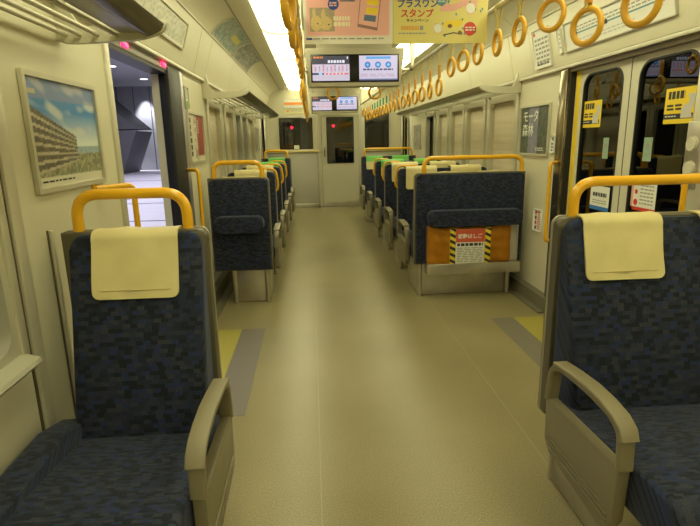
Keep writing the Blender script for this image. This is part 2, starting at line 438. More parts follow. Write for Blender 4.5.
# ------------------------------------------------------------------ doors
def leaf(parent, xc, y0, y1, gy0, gy1, stripe=None, edge=None):
    z0, z1 = .01, HZ-.02; g0, g1 = .74, 1.675
    # a frame round the rounded pane
    out = rrect(y0, y1, z0, z1, .004, 7); inn = rrect(gy0, gy1, g0, g1, .085, 7)
    ring_prism('door_leaf', out, inn, 'x', xc-.016, xc+.016, LEAFM, parent)
    ring_prism('glass_gasket', rrect(gy0-.004, gy1+.004, g0-.004, g1+.004, .088, 7), rrect(gy0+.006, gy1-.006, g0+.006, g1-.006, .082, 7), 'x', xc-.019, xc+.019, RUBBER, parent)
    prism('door_pane', rrect(gy0, gy1, g0, g1, .085, 7), 'x', xc-.004, xc+.004, DGLASS, parent)
    if stripe: box('yellow_edge_strip', xc-.018, xc-.014, stripe[0], stripe[1], z0, z1, INKY, parent)
    if edge: box('rubber_edge', xc-.014, xc+.014, edge-.008, edge+.008, z0, z1, RUBBER, parent)
d1 = sempty('door_1', (0, 0, 0))
leaf(d1, 1.352, 2.903, D1[1]+.02, 2.968, 3.405, (3.452, 3.502), 2.898)
leaf(d1, 1.352, D1[0]-.02, 2.893, 2.365, 2.815, (2.30, 2.34))
for y in (D1[1], D1[0]-.11): box('door_jamb', XR-.022, XR+.09, y, y+.11, 0, HZ-.015, mat('jamb_brown_steel', (.30, .25, .16), .18, .9) if y > 3 else TRIM, d1, .006)
box('rubber_edge', XR+.0, XR+.04, D1[1]-.016, D1[1], .0, HZ-.02, RUBBER, d1)
box('door_lintel', XR-.004, XR+.09, D1[0]-.1, D1[1]+.1, HZ-.035, HZ-.012, DARKSTEEL, d1)
for y in (2.93, 2.865): cyl('rivet', (y, 1.70), .010, 'x', 1.333, 1.338, TRIM, d1, 12)
box('door_sill', XR-.01, XR+.10, D1[0], D1[1], 0, .006, STEEL, d1)
d3 = sempty('door_2', (0, 0, 0))
leaf(d3, 1.352, 9.70, D2[1]+.02, 9.76, 9.98, (9.98, 10.03), 9.695)
leaf(d3, 1.352, D2[0]-.02, 9.69, 9.36, 9.63, (9.31, 9.35))
for y in (D2[1], D2[0]-.1): box('door_jamb', XR-.02, XR+.09, y, y+.1, 0, HZ-.015, STEEL, d3, .006)
d4 = sempty('door_3', (0, 0, 0))
leaf(d4, -1.372, 9.70, D2[1]+.02, 9.76, 9.98)
leaf(d4, -1.372, D2[0]-.02, 9.69, 9.36, 9.63, None, 9.695)
for y in (D2[1], D2[0]-.1): box('door_jamb', XL-.09, XL+.02, y, y+.1, 0, HZ-.015, STEEL, d4, .006)
# the open door on the platform side: jambs, lintel, and the leaf edge standing out of its pocket
d2 = sempty('door_4', (0, 0, 0))
LIL = mat('jamb_lilac_steel', (.40, .37, .40), .3, .6)
box('door_jamb', XL-.10, XL+.012, DL1[0]-.05, DL1[0], 0, HZL-.012, TRIM, d2, .006)
box('door_jamb', XL-.0, XL+.010, DL1[1]+.27, DL1[1]+.37, 0, HZL-.012, LIL, d2, .003)
for k in range(3): box('rubber_edge', XL-.03-.024*k, XL+.012-.024*k, DL1[1]-.015+.010*k, DL1[1]+.27, 0, HZL-.03, RUBBER, d2, .004)
LG = mat('leaf_grey', (.42, .39, .38), .4)
ring_prism('door_leaf', rrect(3.70, 4.35, .01, HZL-.02, .01), rrect(3.78, 4.23, .74, 1.675, .085), 'x', XL-.135, XL-.105, LG, d2)
prism('leaf_corner', [(3.705, HZL-.03), (3.705, HZL-.22), (3.685, HZL-.16), (3.645, HZL-.10), (3.58, HZL-.06), (3.49, HZL-.03)], 'x', XL-.135, XL-.105, LG, d2)
box('door_lintel', XL-.10, XL+.004, DL1[0]-.0, DL1[1]+.35, HZL-.052, HZL-.012, mat('lintel_grey', (.34, .31, .30), .4), d2, .003)
box('lintel_seal', XL-.10, XL-.0, DL1[0]-.0, DL1[1], HZL-.072, HZL-.050, RUBBER, d2)
for y in (2.63, 3.29):
    l = box('door_warning_lamp', XL-.0, XL+.014, y, y+.085, HZL-.042, HZL-.016, mat('red_lamp', (.5, .02, .05), .3, emit=(1, .02, .12), estr=3), d2, .005)
    l['label'] = 'glowing red door warning lamp'
box('door_sill', XL-.12, XL+.01, DL1[0], DL1[1], 0, .006, STEEL, d2)

# ------------------------------------------------------------------ far end wall with cab door
ew = wall('wall_end', 0, 0, 0, 1, 0, 1, [], WALL) if False else None
bm = bmesh.new()
def seg(x0, x1, z0, z1): bm_box(bm, x0, x1, YE, YE+.05, z0, z1)
EWL, EWR, DX0, DX1, DZ = (-1.07, -.40), (.575, 1.075), -.272, .492, 1.755
seg(XL-.1, EWL[0], 0, 2.3); seg(EWL[0], EWL[1], 0, 1.12); seg(EWL[0], EWL[1], 1.735, 2.3); seg(EWL[1], DX0, 0, 2.3)
seg(DX0, DX1, DZ, 2.3); seg(DX1, EWR[0], 0, 2.3); seg(EWR[0], EWR[1], 0, 1.12); seg(EWR[0], EWR[1], 1.80, 2.3); seg(EWR[1], XR+.1, 0, 2.3)
bmesh.ops.remove_doubles(bm, verts=bm.verts[:], dist=1e-5)
ew = struct(mesh_obj('wall_end', bm, WALL))
GREYP = mat('end_panel_grey', (.50, .48, .41), .45)
box('lower_panel', XL+.03, -.32, YE-.008, YE, .09, 1.05, GREYP, ew, .003)
box('lower_panel', .56, XR-.03, YE-.008, YE, .09, 1.05, GREYP, ew, .003)
box('corner_post', -.335, -.30, YE-.02, YE, 0, 2.25, TRIM, ew, .005)
box('corner_post', .525, .56, YE-.02, YE, 0, 2.25, TRIM, ew, .005)
for n, (e, z0, z1) in enumerate(((EWL, 1.12, 1.735), (EWR, 1.12, 1.80))):
    t = sempty('window_%d' % (13+n), ((e[0]+e[1])/2, YE, z0)); h = (e[1]-e[0])/2; H = z1-z0
    ring_prism('window_frame', rrect(-h-.02, h+.02, -.02, H+.02, .01), rrect(-h+.012, h-.012, .012, H-.012, .02), 'y', -.012, .05, TRIM, t)
    box('window_glass', -h, h, .02, .026, 0, H, DGLASS, t)
for a, b in ((XL+.02, -.30), (.56, XR-.02)):
    struct(box('trim_%d' % (10 if a < 0 else 11), a, b, YE-.05, YE, 1.075, 1.115, mat('end_rail_yellow', (.74, .62, .30), .4), None, .008))
    struct(box('baseboard_'+('far' if a < 0 else 'end'), a, b, YE-.02, YE, 0, .085, STEEL, None, .003))
cdoor = sempty('door_5', ((DX0+DX1)/2, YE, 0)); cx = (DX0+DX1)/2; hw = (DX1-DX0)/2
ring_prism('door_panel', rrect(-hw+.025, hw-.025, .01, DZ-.01, .006), rrect(-.145-cx, .372-cx, .855, 1.715, .02), 'y', .004, .04, mat('cab_door_cream', (.60, .57, .45), .4), cdoor)
ring_prism('pane_gasket', rrect(-.15-cx, .377-cx, .85, 1.72, .022), rrect(-.135-cx, .362-cx, .865, 1.705, .02), 'y', .0, .044, RUBBER, cdoor)
box('door_pane', -.145-cx, .372-cx, .02, .026, .855, 1.715, DGLASS, cdoor)
ring_prism('door_frame', rrect(-hw-.03, hw+.03, 0, DZ+.03, .004), rrect(-hw+.02, hw-.02, 0.0005, DZ-.01, .004), 'y', -.016, .05, TRIM, cdoor)
box('kick_plate', -hw+.03, hw-.03, -.002, .006, .015, .10, STEEL, cdoor)
box('door_handle', -.205-cx, -.185-cx, -.03, .005, .98, 1.16, DARKSTEEL, cdoor, .006)
box('paper_notice', -.78-(EWL[0]+EWL[1])/2, -.68-(EWL[0]+EWL[1])/2, .012, .016, .02, .09, WHITE, bpy.data.objects['window_13'])

# cab and line ahead, seen through the dark end windows
t = thing('signal_post', 'red railway signal glowing beyond the left end window', 'signal', (-3.4, 22, 0))
REDL = mat('signal_red', (.4, .01, .02), .3, emit=(1, .02, .08), estr=9)
def signal(t, z):
    tube('post', [(0, .1, -1), (0, .1, z-.2)], .05, DARKSTEEL, t); box('backboard', -.3, .3, .06, .1, z-.35, z+.35, BLACK, t, .05)
    cyl('red_lens', (0, z), .065, 'y', .0, .07, REDL, t); 
    bm = bmesh.new(); bm_prism(bm, [(.2*math.cos(PI*i/8), z+.2*math.sin(PI*i/8)) for i in range(9)]+[(.18*math.cos(PI*i/8), z+.18*math.sin(PI*i/8)) for i in range(8, -1, -1)], 'y', -.2, .06); mesh_obj('hood', bm, BLACK, t)
t.location = (-1.225, 22, 0); signal(t, 1.83)
t2 = thing('signal_post', 'red railway signal glowing beyond the cab door pane', 'signal', (.49, 22, 0)); signal(t2, 1.86)
t = thing('cab_curtain', 'pale hanging curtain behind the left end window', 'curtain', (-.58, 10.55, 1.14))
bm = bmesh.new(); P_ = [(-.075+.15*i/12, .012*math.sin(i*1.6)) for i in range(13)]
bm_prism(bm, P_+[(x, y+.004) for x, y in P_[::-1]], 'z', .0, .56); mesh_obj('cloth', bm, mat('curtain_lilac', (.62, .60, .72), .8, emit=(.5, .5, .7), estr=.0), t)
tube('curtain_rail', [(-.2, .005, .572), (.12, .005, .572)], .008, STEEL, t)
for x in (-.19, .11): tube('rail_bracket', [(x, .005, .572), (x, -.31, .66)], .006, STEEL, t, n=6)
t = thing('glow_stand_in', 'small glowing white stand-in beyond the left end window', 'sign', (-2.2, 20, 0))  # invented glowing board, stands in for pale glows behind the window
tube('post', [(0, .05, -1), (0, .05, 1.0)], .04, DARKSTEEL, t); box('glow_board', -.12, .25, 0, .06, .95, 1.75, mat('glow_board', (.5, .5, .5), .4, emit=(.6, .75, .9), estr=.8), t, .02)
box('blue_panel', -.75, -.25, .0, .06, 1.0, 1.3, mat('lit_blue', (.1, .2, .5), .4, emit=(.25, .35, .8), estr=.5), t, .02)

# ------------------------------------------------------------------ seats
def backfront(z, ztop=1.02): return -.055-.165*(ztop-z)/.62
def cover(t, xa, xb, m, both=False, front_off=0.0, top=1.022, thick=.085, zlow=.822, lower=None):
    """cloth draped over the head of the backrest; sheet with thickness following the front"""
    n = 12; path = []
    def fy(z): return backfront(z) - .006 if not both else -.058
    for i in range(n+1):
        z = zlow+(top-.028-zlow)*(i/n)**1.7; path.append((fy(z), z))
    r = .030 if not both else .036
    y0 = fy(top-.028)
    for i in range(1, 7):
        a = i/6*PI/2; path.append((y0+r*(1-math.cos(a)), top-.028+r*math.sin(a)+.004))
    yb = .0 if not both else .060
    if both:
        for i in range(5, -1, -1):
            a = i/6*PI/2; path.append((yb-r*(1-math.cos(a)), top-.028+r*math.sin(a)+.004))
        for i in range(n-1, -1, -1):
            path.append((yb, zlow+(top-.028-zlow)*(i/n)**1.7))
    else: path.append((yb, top+.006))
    bm = bmesh.new(); nx = 14; rc = .022; np_ = len(path); shells = []
    for lay in (0, 1):
        rows = []
        for k, (y, z) in enumerate(path):
            p0, p1 = path[max(0, k-1)], path[min(np_-1, k+1)]; ty, tz = p1[0]-p0[0], p1[1]-p0[1]; l = math.hypot(ty, tz) or 1
            ny, nz = -tz/l, ty/l; ins = 0; dz = z-zlow
            if dz < rc and (k <= n or both): ins = rc-math.sqrt(max(0, rc*rc-(rc-dz)**2))
            row = []
            for i in range(nx+1):
                u = i/nx; x = xa+ins+(xb-xa-2*ins)*u
                off = (.0016*math.sin(u*9+z*23)+.0012*math.sin(u*17-z*41)+.0058 if lay else .0)
                row.append(bm.verts.new((x, y+ny*off, z+nz*off)))
            rows.append(row)
        for r0_, r1_ in zip(rows, rows[1:]):
            for i in range(nx): bm.faces.new((r0_[i], r0_[i+1], r1_[i+1], r1_[i]) if lay else (r0_[i], r1_[i], r1_[i+1], r0_[i+1]))
        shells.append(rows)
    A_, B_ = shells
    for k in range(np_-1):
        for i in (0, nx): bm.faces.new((A_[k][i], B_[k][i], B_[k+1][i], A_[k+1][i]))
    for k in (0, np_-1):
        for i in range(nx): bm.faces.new((A_[k][i], A_[k][i+1], B_[k][i+1], B_[k][i]))
    o = mesh_obj('headrest_cover', bm, m, t, 60)
    zz = zlow+.028
    if not both: box('hem_seam', xa+.025, xb-.025, backfront(zz)-.0145, backfront(zz)-.003, zz-.001, zz+.001, SEAM, o)
    if lower:
        for sg in ((-1, 1) if both else (-1,)):
            yy = (.0655 if sg > 0 else -.0655) if both else backfront(zlow+.07)-.012
            prism('cover_panel', rrect(xa-.002, xb+.002, zlow-.002, zlow+.12, .02, 4, (1, 1, 0, 0)), 'y', yy-.003, yy+.003, lower, o, 0, fn=None if both else (lambda v: Vector((v.x, v.y+backfront(v.z)-backfront(zlow+.07), v.z))))
    return o
def armrest(t, side, W, gap=0):
    W = W+2*gap
    xi = side*(W/2); xo = side*(W/2+.044); x0, x1 = min(xi, xo), max(xi, xo)
    a = prism('armrest', [(-.150, .418), (-.165, .425), (-.572, .440), (-.580, .43), (-.575, .27), (-.55, .225), (-.51, .212), (-.20, .235), (-.160, .27)], 'x', x0+.004, x1-.004, ARM, t, .006, 2)
    bm = bmesh.new()
    path = fillet([(0, -.158, .42), (0, -.172, .535), (0, -.225, .567), (0, -.40, .575), (0, -.52, .566), (0, -.572, .540), (0, -.578, .436)], .035, 4)
    path = [Vector((side*(W/2+.023), p.y, p.z)) for p in path]
    sec = rrect(-.022, .022, -.0125, .0125, .009, 3)
    bm_sweep(bm, path, sec, up=(1, 0, 0)); mesh_obj('arm_loop', bm, ARM, a, 50)
    bm = bmesh.new()
    path = [Vector((side*(W/2+.023), y, z)) for y, z in ((-.20, .569), (-.30, .580), (-.40, .586), (-.48, .582), (-.54, .571), (-.576, .552), (-.589, .524))]
    bm_sweep(bm, path, rrect(-.0255, .0255, -.008, .006, .005, 3), up=(1, 0, 0)); mesh_obj('arm_pad', bm, mat('arm_pad_plastic', (.22, .19, .115), .45), a, 50)
    for k in range(3):
        z = .255+.017*k
        box('arm_ridge', xo-side*.006, xo+side*.0005, -.555, -.19, z, z+.007, ARM, a, .002)
    return a
def pedestal(t, W, side, y0=-.56, y1=-.02):
    box('seat_pedestal', -W/2+.16, W/2-.02 if side > 0 else W/2-.16, y0+.06, y1-.05, .003, .29, STEEL, t, .004) if False else None
    wi = .14 if W < .6 else .075
    xa, xb = (-W/2+wi, W/2-.045) if side > 0 else (-W/2+.045, W/2-wi)
    box('seat_pedestal', xa, xb, y0+.05, y1-.02, .003, .285, STEEL, t, .004)
    for x in (xa+.012, xb-.012):
        for y in (y0+.07, y1): tube('seat_leg', [(x, y, .002), (x, y, .292)], .019, STEEL, t, n=12)
def seat_cushion(t, W, ins_l, ins_r):
    prof = [(-.10, .30), (-.74, .30), (-.765, .325), (-.77, .385), (-.755, .425), (-.71, .446), (-.52, .434), (-.20, .400), (-.10, .392)]
    prism('seat_cushion', prof, 'x', -W/2+ins_l, W/2-ins_r, FAB, t, .014, 3, 50)
def fixed_seat(name, label, group, x0, x1, yb, away, side_aisle, covers, cmat=COVER, jump=None, rail=None, bolster=False, lower=None):
    W = x1-x0; t = thing(name, label, 'seat', ((x0+x1)/2, yb, 0), PI if away else 0, group)
    side = side_aisle*(-1 if away else 1)
    il, ir = (.035, .012) if side > 0 else (.012, .035)
    cn = (0, 0, 1, 0) if side > 0 else (0, 0, 0, 1)
    prism('back_shell', rrect(-W/2, W/2, .285, 1.025, .03, 5, cn), 'y', -.035, .03, SHELL, t, .004, 2)
    ring_prism('shell_rim', rrect(-W/2-.002, W/2+.002, .283, 1.028, .03, 5, (0, 0, 1, 1)), rrect(-W/2+.003, W/2-.003, .287, 1.022, .027, 5, (0, 0, 1, 1)), 'y', .004, .018, SHELLRIM, t)
    prism('back_panel', rrect(-W/2+.010, W/2-.010, .295, 1.016, .03, 5, (0, 0, 1, 1)), 'y', .026, .044, FAB, t, .008, 3)
    def sh(v):
        f = (v.y+.11)/.08     # -0.11 front .. -0.03 back
        yf = backfront(v.z); yk = -.028
        return Vector((v.x, yf*(1-f)+yk*f, v.z))
    prism('backrest', rrect(-W/2+il, W/2-ir, .37, 1.02, .045, 6, (0, 0, 1, 1)), 'y', -.11, -.03, FAB, t, .018, 4, 50, sh)
    ca = -.014 if bolster else .012
    seat_cushion(t, W, *((il, ca) if side > 0 else (ca, ir))); armrest(t, side, W, .018 if bolster else 0); pedestal(t, W, side, -.50)
    if bolster:
        xw = -side*(W/2); prism('side_bolster', [(-.16, .44), (-.30, .475), (-.55, .460), (-.79, .45), (-.79, .33), (-.16, .33)], 'x', min(xw, xw+side*.06)-.03*(side > 0), max(xw, xw+side*.06)+.03*(side < 0), FAB, t, .014, 3, 50)
    wx = (W-(il+ir))/covers
    for k in range(covers):
        c0 = -W/2+il+wx*k+wx/2; cw = .268 if covers == 1 else .276
        off = (-.012 if side > 0 else .012) if covers == 1 else (side*.016*(1))
        off = -.013 if (covers == 2 and not away) else 0
        cover(t, c0-cw/2+off, c0+cw/2+off, cmat, lower=lower)
    r0, r1 = rail if rail else (-W/2+.05, W/2-.05)
    tube('top_rail', [(r0, .005, .99), (r0, .005, 1.143), (r1, .005, 1.143), (r1, .005, .99)], .0175, YEL, t, .075, 14, 8)
    if jump:
        j0, j1 = jump
        prism('jump_seat', rrect(j0, j1, .612, .735, .035, 5), 'y', .040, .150, FAB, t, .034, 5, 50)
    return t
LX0, LX1, RX0, RX1 = -1.262, -.792, .363, 1.262
gL, gR = 'single seats down the left side', 'double seats down the right side'
sL0 = fixed_seat('single_seat', 'nearest single patterned navy seat on the left, facing the camera', gL, LX0, -.803, 1.72, False, 1, 1, rail=(-.186, .165), bolster=True)
sR0 = fixed_seat('double_seat', 'nearest double patterned navy seat on the right, facing the camera', gR, .385, RX1, 1.72, False, -1, 2, rail=(-.372, .40), bolster=True)
sL1 = fixed_seat('single_seat', 'single navy seat seen from behind just past the open door', gL, LX0, LX1, 4.11, True, 1, 1, jump=(-.185, .185), rail=(-.185, .185))
sR1 = fixed_seat('double_seat', 'double navy seat seen from behind, holding the orange ladder bag', gR, RX0, RX1, 4.11, True, -1, 2, jump=(-.40, .355), rail=(-.425, .375))
# pocket on the back of the double seat (local frame turned round: +y faces the door bay)
box('pocket_bar', -.408, .362, .045, .125, .215, .302, STEEL, sR1, .004)
box('pocket_plate', -.398, -.335, .045, .052, .30, .60, mat('pocket_grey', (.52, .49, .42), .4, .2), sR1, .002)
ring_prism('pocket_frame', rrect(-.405, .360, .30, .615, .02), rrect(-.395, .350, .31, .607, .016), 'y', .044, .062, STEEL, sR1)
def reversible(name, label, group, x0, x1, yb, side_aisle, covers, cmat, lower=None):
    W = x1-x0; t = thing(name, label, 'seat', ((x0+x1)/2, yb, 0), PI, group); side = -side_aisle
    prism('backrest', rrect(-W/2+.012, W/2-.012, .37, 1.015, .045, 6, (0, 0, 1, 1)), 'y', -.05, .05, FAB, t, .022, 4, 50)
    ring_prism('backrest_rim', rrect(-W/2+.006, W/2-.006, .36, 1.018, .048, 6, (0, 0, 1, 1)), rrect(-W/2+.014, W/2-.014, .372, 1.013, .044, 6, (0, 0, 1, 1)), 'y', -.012, .012, SHELLRIM, t)
    seat_cushion(t, W, .02, .02); armrest(t, side, W); pedestal(t, W, side, -.50, -.06)
    wx = (W-.03)/covers
    for k in range(covers):
        c0 = -W/2+.015+wx*k+wx/2; cw = .30
        cover(t, c0-cw/2, c0+cw/2, cmat, True, lower=lower)
    e = side*(W/2-.015)
    tube('shoulder_handle', [(e-side*.19, .0, .985), (e-side*.17, .012, 1.045), (e+side*.012, .012, 1.045), (e+side*.028, .012, .90), (e+side*.022, .012, .845), (e-side*.03, .0, .825)], .011, YEL, t, .06, 10, 6)
    return t
for k, y in enumerate((5.0, 5.9, 6.8)):
    g = k == 2
    reversible('single_seat', ORD[k+1]+' single navy seat beyond the open door, '+('green' if g else 'cream')+' headrest cover', gL, LX0, LX1, y, 1, 1, GREEN if g else COVER, COVER if g else None)
    reversible('double_seat', ORD[k+1]+' double navy seat behind the ladder bag seat, '+('green' if g else 'cream')+' headrest covers', gR, RX0, RX1, y, -1, 2, GREEN if g else COVER, COVER if g else None)
fixed_seat('single_seat', 'farthest single navy seat on the left, facing the camera', gL, LX0, LX1, 8.60, False, 1, 1, GREEN, lower=COVER)
fixed_seat('double_seat', 'farthest double navy seat on the right, facing the camera', gR, RX0, RX1, 8.60, False, -1, 2, GREEN, lower=COVER)

# emergency ladder bag standing in the pocket behind the double seat
bag = thing('emergency_ladder_bag', 'orange emergency ladder bag with hazard straps in the seat-back pocket', 'bag', (.80, 4.025, .304))
BAG = mat('orange_canvas', (.72, .30, .012), .6, noise=.12, nscale=12, bump=.3, bscale=25)
bm = bmesh.new(); nx, nz = 40, 16; rows = []
for j in range(nz+1):
    row = []
    for i in range(nx+1):
        u, v = i/nx, j/nz; x = -.345+.69*u-.012*math.sin(v*3)*(1 if u > .5 else -1)*0; z = .298*v+.006*math.sin(u*22+1)*v
        edge = min(u, 1-u, .5*v+.02, .5*(1-v)+.02)
        y = -.032*min(1, (edge*14))**.5 - .004*math.sin(u*37+v*9)-.004*math.sin(v*21+u*6)
        row.append(bm.verts.new((x, y, z)))
    rows.append(row)
for a, b in zip(rows, rows[1:]):
    for i in range(nx): bm.faces.new((a[i], a[i+1], b[i+1], b[i]))
bmesh.ops.solidify(bm, geom=bm.faces[:], thickness=.02)
mesh_obj('bag_body', bm, BAG, bag, 70)
sh = Sheet((0, -.042, 0), (1, 0, 0), (0, 0, 1), bag)
for x in (-.147, .140):
    box('hazard_strap', x-.022, x+.024, -.046, -.036, 0, .292, INKY, bag, .002)
    pl = []
    for k in range(6):
        z = .0+.053*k; pl.append([(x-.022, z+.02), (x+.024, z-.004 if z > .004 else 0), (x+.024, z+.021), (x-.022, z+.045)])
    sh.poly('hazard_stripe', [[(a, max(0, min(.292, b))) for a, b in q] for q in pl], INK, .0052)
box('ladder_label', -.121, .115, -.045, -.037, .0, .282, WHITE, bag, .002)
sh.rect('label_header', -.121, .115, .175, .282, mat('label_red', (.62, .10, .05), .5), .004)
sh.text('label_title', '避難はしご', -.107, .210, .040, WHITE, .005, bold=.001)
sh.lines('label_heading', -.110, .100, .140, .172, 1, INK, .005, .7, 3, 6)
sh.lines('label_text', -.110, .100, .01, .135, 9, INKG, .005, .4, 5, 4)

# ------------------------------------------------------------------ grab bars beside the doors
def grab(name, label, x, y, z0, z1, wx, wy):
    t = thing(name, label, 'grab bar', (x, y, z0), 0, 'yellow grab bars beside the doors')
    h = z1-z0
    tube('bar', [(wx, wy, .0), (0, 0, .0), (0, 0, h), (wx, wy, h)], .0125, YEL, t, .035, 12)
    for z in (0, h): box('mounting_plate', wx-.004, wx+.004, wy-.022, wy+.022, z-.022, z+.022, YEL, t, .003)
grab('grab_bar', 'yellow grab bar on the right wall before the closed door', 1.20, 3.52, .56, 1.115, .094, .08)
grab('grab_bar', 'yellow grab bar beside the nearer edge of the closed door', 1.20, 2.19, .56, 1.115, .094, -.06)
grab('grab_bar', 'yellow grab bar past the far edge of the open door', -1.22, 3.60, .56, 1.118, -.095, .08)
grab('grab_bar', 'yellow grab bar behind the nearest single seat by the open door', -1.22, 2.29, .56, 1.128, -.095, -.16)

# ------------------------------------------------------------------ luggage racks
DRAIL = mat('rack_front_olive', (.105, .085, .035), .35, .3)
SMOKE = mat('rack_smoked_shelf', (.30, .27, .25), .35)
def rack(label, s, y0, y1):
    xw = XL if s < 0 else XR
    t = thing('luggage_rack', label, 'luggage rack', (xw, y0, 1.66)); o = .965 if s < 0 else -.92; L_ = y1-y0
    for k, d in enumerate((.035, .085, .145, .21)):
        tube('rack_bar', [(o*d, .0, .012), (o*d, L_, .012)], .0085, TRIM, t, n=8)
    if s < 0: box('shelf_panel', o*.225, o*.315, .01, L_-.01, .018, .026, SMOKE, t)
    else:
        for d in (.255, .295): tube('rack_bar', [(o*d, .0, .014), (o*d, L_, .014)], .0085, TRIM, t, n=8)
    prism('front_rail', [(o*.305, .012), (o*.33, .006), (o*.372, .024), (o*.385, .045), (o*.370, .052), (o*.305, .034)], 'y', 0, L_, DRAIL if s < 0 else mat('rack_front_olive_lit', (.42, .38, .26), .35, .3), t, .003, 2)  # same rail on both sides; the right copy has light painted into its colour
    for y in (0, L_):
        pts = [(o*.0, .20), (o*.042, .19), (o*.05, .09), (o*.085, .034), (o*.30, .040), (o*.355, .062), (o*.378, .062), (o*.392, .050), (o*.388, .034), (o*.365, .014), (o*.32, .002), (o*.26, -.008), (o*.06, -.016), (o*.02, -.014), (0, -.006)]
        prism('end_bracket', pts, 'y', y-.014, y+.014, mat('rack_bracket', (.62, .59, .46), .4), t, .004, 2)
    n = max(1, int(L_/1.2))
    for k in range(1, n):
        prism('mid_bracket', [(0, .10), (o*.03, .03), (o*.36, .03), (o*.36, .012), (o*.02, -.008), (0, -.01)], 'y', L_*k/n-.01, L_*k/n+.01, MATS['rack_bracket'], t, .002, 1)
rack('cream luggage rack with rails above the nearest single seat', -1, -.4, 2.0)
rack('long luggage rack running above the single seats on the left', -1, 4.48, 8.6)
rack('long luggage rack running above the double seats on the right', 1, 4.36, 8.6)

# ------------------------------------------------------------------ strap rails and ring straps
def strap_rail(label, x):
    t = thing('strap_rail', label, 'rail', (x, 0, 1.925), 0, 'strap rails under the ceiling')
    tube('rail', [(0, -2.6, 0), (0, 10.1, 0)], .014, mat('rail_steel', (.66, .62, .5), .3, .6), t, n=12)
    for y in (-1.0, .45, 1.97, 3.45, 4.96, 6.46, 7.96, 9.46):
        prism('rail_hanger', [(-.008, 0), (.008, 0), (.012, .06), (.03, .34), (-.03, .34), (-.012, .06)], 'y', y-.02, y+.02, MATS['rail_steel'], t, .002, 1)
        tube('hanger_collar', [(0, y-.03, 0), (0, y+.03, 0)], .019, DARKSTEEL, t, n=12)
strap_rail('steel strap rail on the left above the single seats', -.50)
strap_rail('steel strap rail on the right above the double seats', .50)
t = thing('cross_rail', 'short steel cross rail behind the nearer screens', 'rail', (0, 5.06, 1.925))
tube('rail', [(-.486, 0, 0), (.486, 0, 0)], .014, MATS['rail_steel'], t)
def ring_data():
    bm = bmesh.new(); bm_sweep(bm, [(0, .055*math.cos(2*PI*i/32), .055*math.sin(2*PI*i/32)) for i in range(32)], circ(.0108, 10), up=(1, 0, 0), closed=True)
    return bm
def strap(label, x, y, zc, rot, group, green=False, tilt=0, cross=False):
    t = thing('ring_strap', label, 'hanging strap', (x, y, 1.925), 0, group)
    d = zc-1.925                                     # ring centre below the rail
    zt = d+.0575; rg = mesh_obj('ring', ring_data(), RINGM, t, 60); rg.location = (0, 0, d); rg.rotation_euler = (0, 0, rot)
    # webbing: over the rail, pinched into a V above the ring
    for sgn in (-1, 1):
        bm = bmesh.new(); e = sgn
        pts = [(e*.016, 0, .0), (e*.013, 0, -.035), (e*.004, 0, max(zt+.03, -.075)), (e*.004, 0, zt+.02), (e*.011, 0, zt-.002)]
        if cross: pts = [(0, p[0], p[2]) for p in pts]
        bm_sweep(bm, pts, [(-.012, -.0012), (.012, -.0012), (.012, .0012), (-.012, .0012)], up=(0, 1, 0) if not cross else (1, 0, 0)); mesh_obj('webbing', bm, BAND, t)
    bm = bmesh.new(); bm_sweep(bm, [(.0175*math.cos(a), 0, .0175*math.sin(a)) for a in [PI*i/8 for i in range(9)]] if not cross else [(0, .0175*math.cos(PI*i/8), .0175*math.sin(PI*i/8)) for i in range(9)], [(-.012, -.0012), (.012, -.0012), (.012, .0012), (-.012, .0012)], up=(0, 1, 0) if not cross else (1, 0, 0)); mesh_obj('webbing_loop', bm, BAND, t)
    if zc < 1.70:
        prism('sleeve', rrect(-.009, .009, -.016, .016, .007, 3), 'z', zt+.012, zt+.095, GREENSL if green else SLEEVE, t, .002, 1)
    return t
rots = {0: .35, 1: .42, 2: .50, 3: .05, 4: -.05, 5: .10, 6: .30, 7: .12, 8: .10, 9: .02}
ys = [1.53, 1.83, 2.11, 2.43, 2.71, 3.02, 3.31, 3.59, 3.915, 4.21, 4.51]
while ys[-1] < 9.6: ys.append(round(ys[-1]+.30, 3))
for k, y in enumerate(ys):
    high = 2.0 < y < 3.7 or y > 9.1
    zc = 1.757 if high else 1.660
    gr = 6.6 < y < 8.3
    for s, side in ((1, 'right'), (-1, 'left')):
        rg_ = random.Random(k*17+s)
        r = rots.get(k, rg_.uniform(-.15, .3)) if s > 0 else rg_.uniform(-.25, .35)
        strap('%s ring strap, %s from the camera on the %s rail' % ('green-sleeved' if gr and not high else 'yellow', ORD[k], side), s*.50, y, zc, r,
              'ring straps on the %s rail' % side, gr)
strap('yellow ring strap under the left half of the screens', -.228, 5.06, 1.727, PI/2, 'ring straps on the cross rail', cross=True)
strap('yellow ring strap under the right half of the screens', .165, 5.06, 1.727, PI/2, 'ring straps on the cross rail', cross=True)

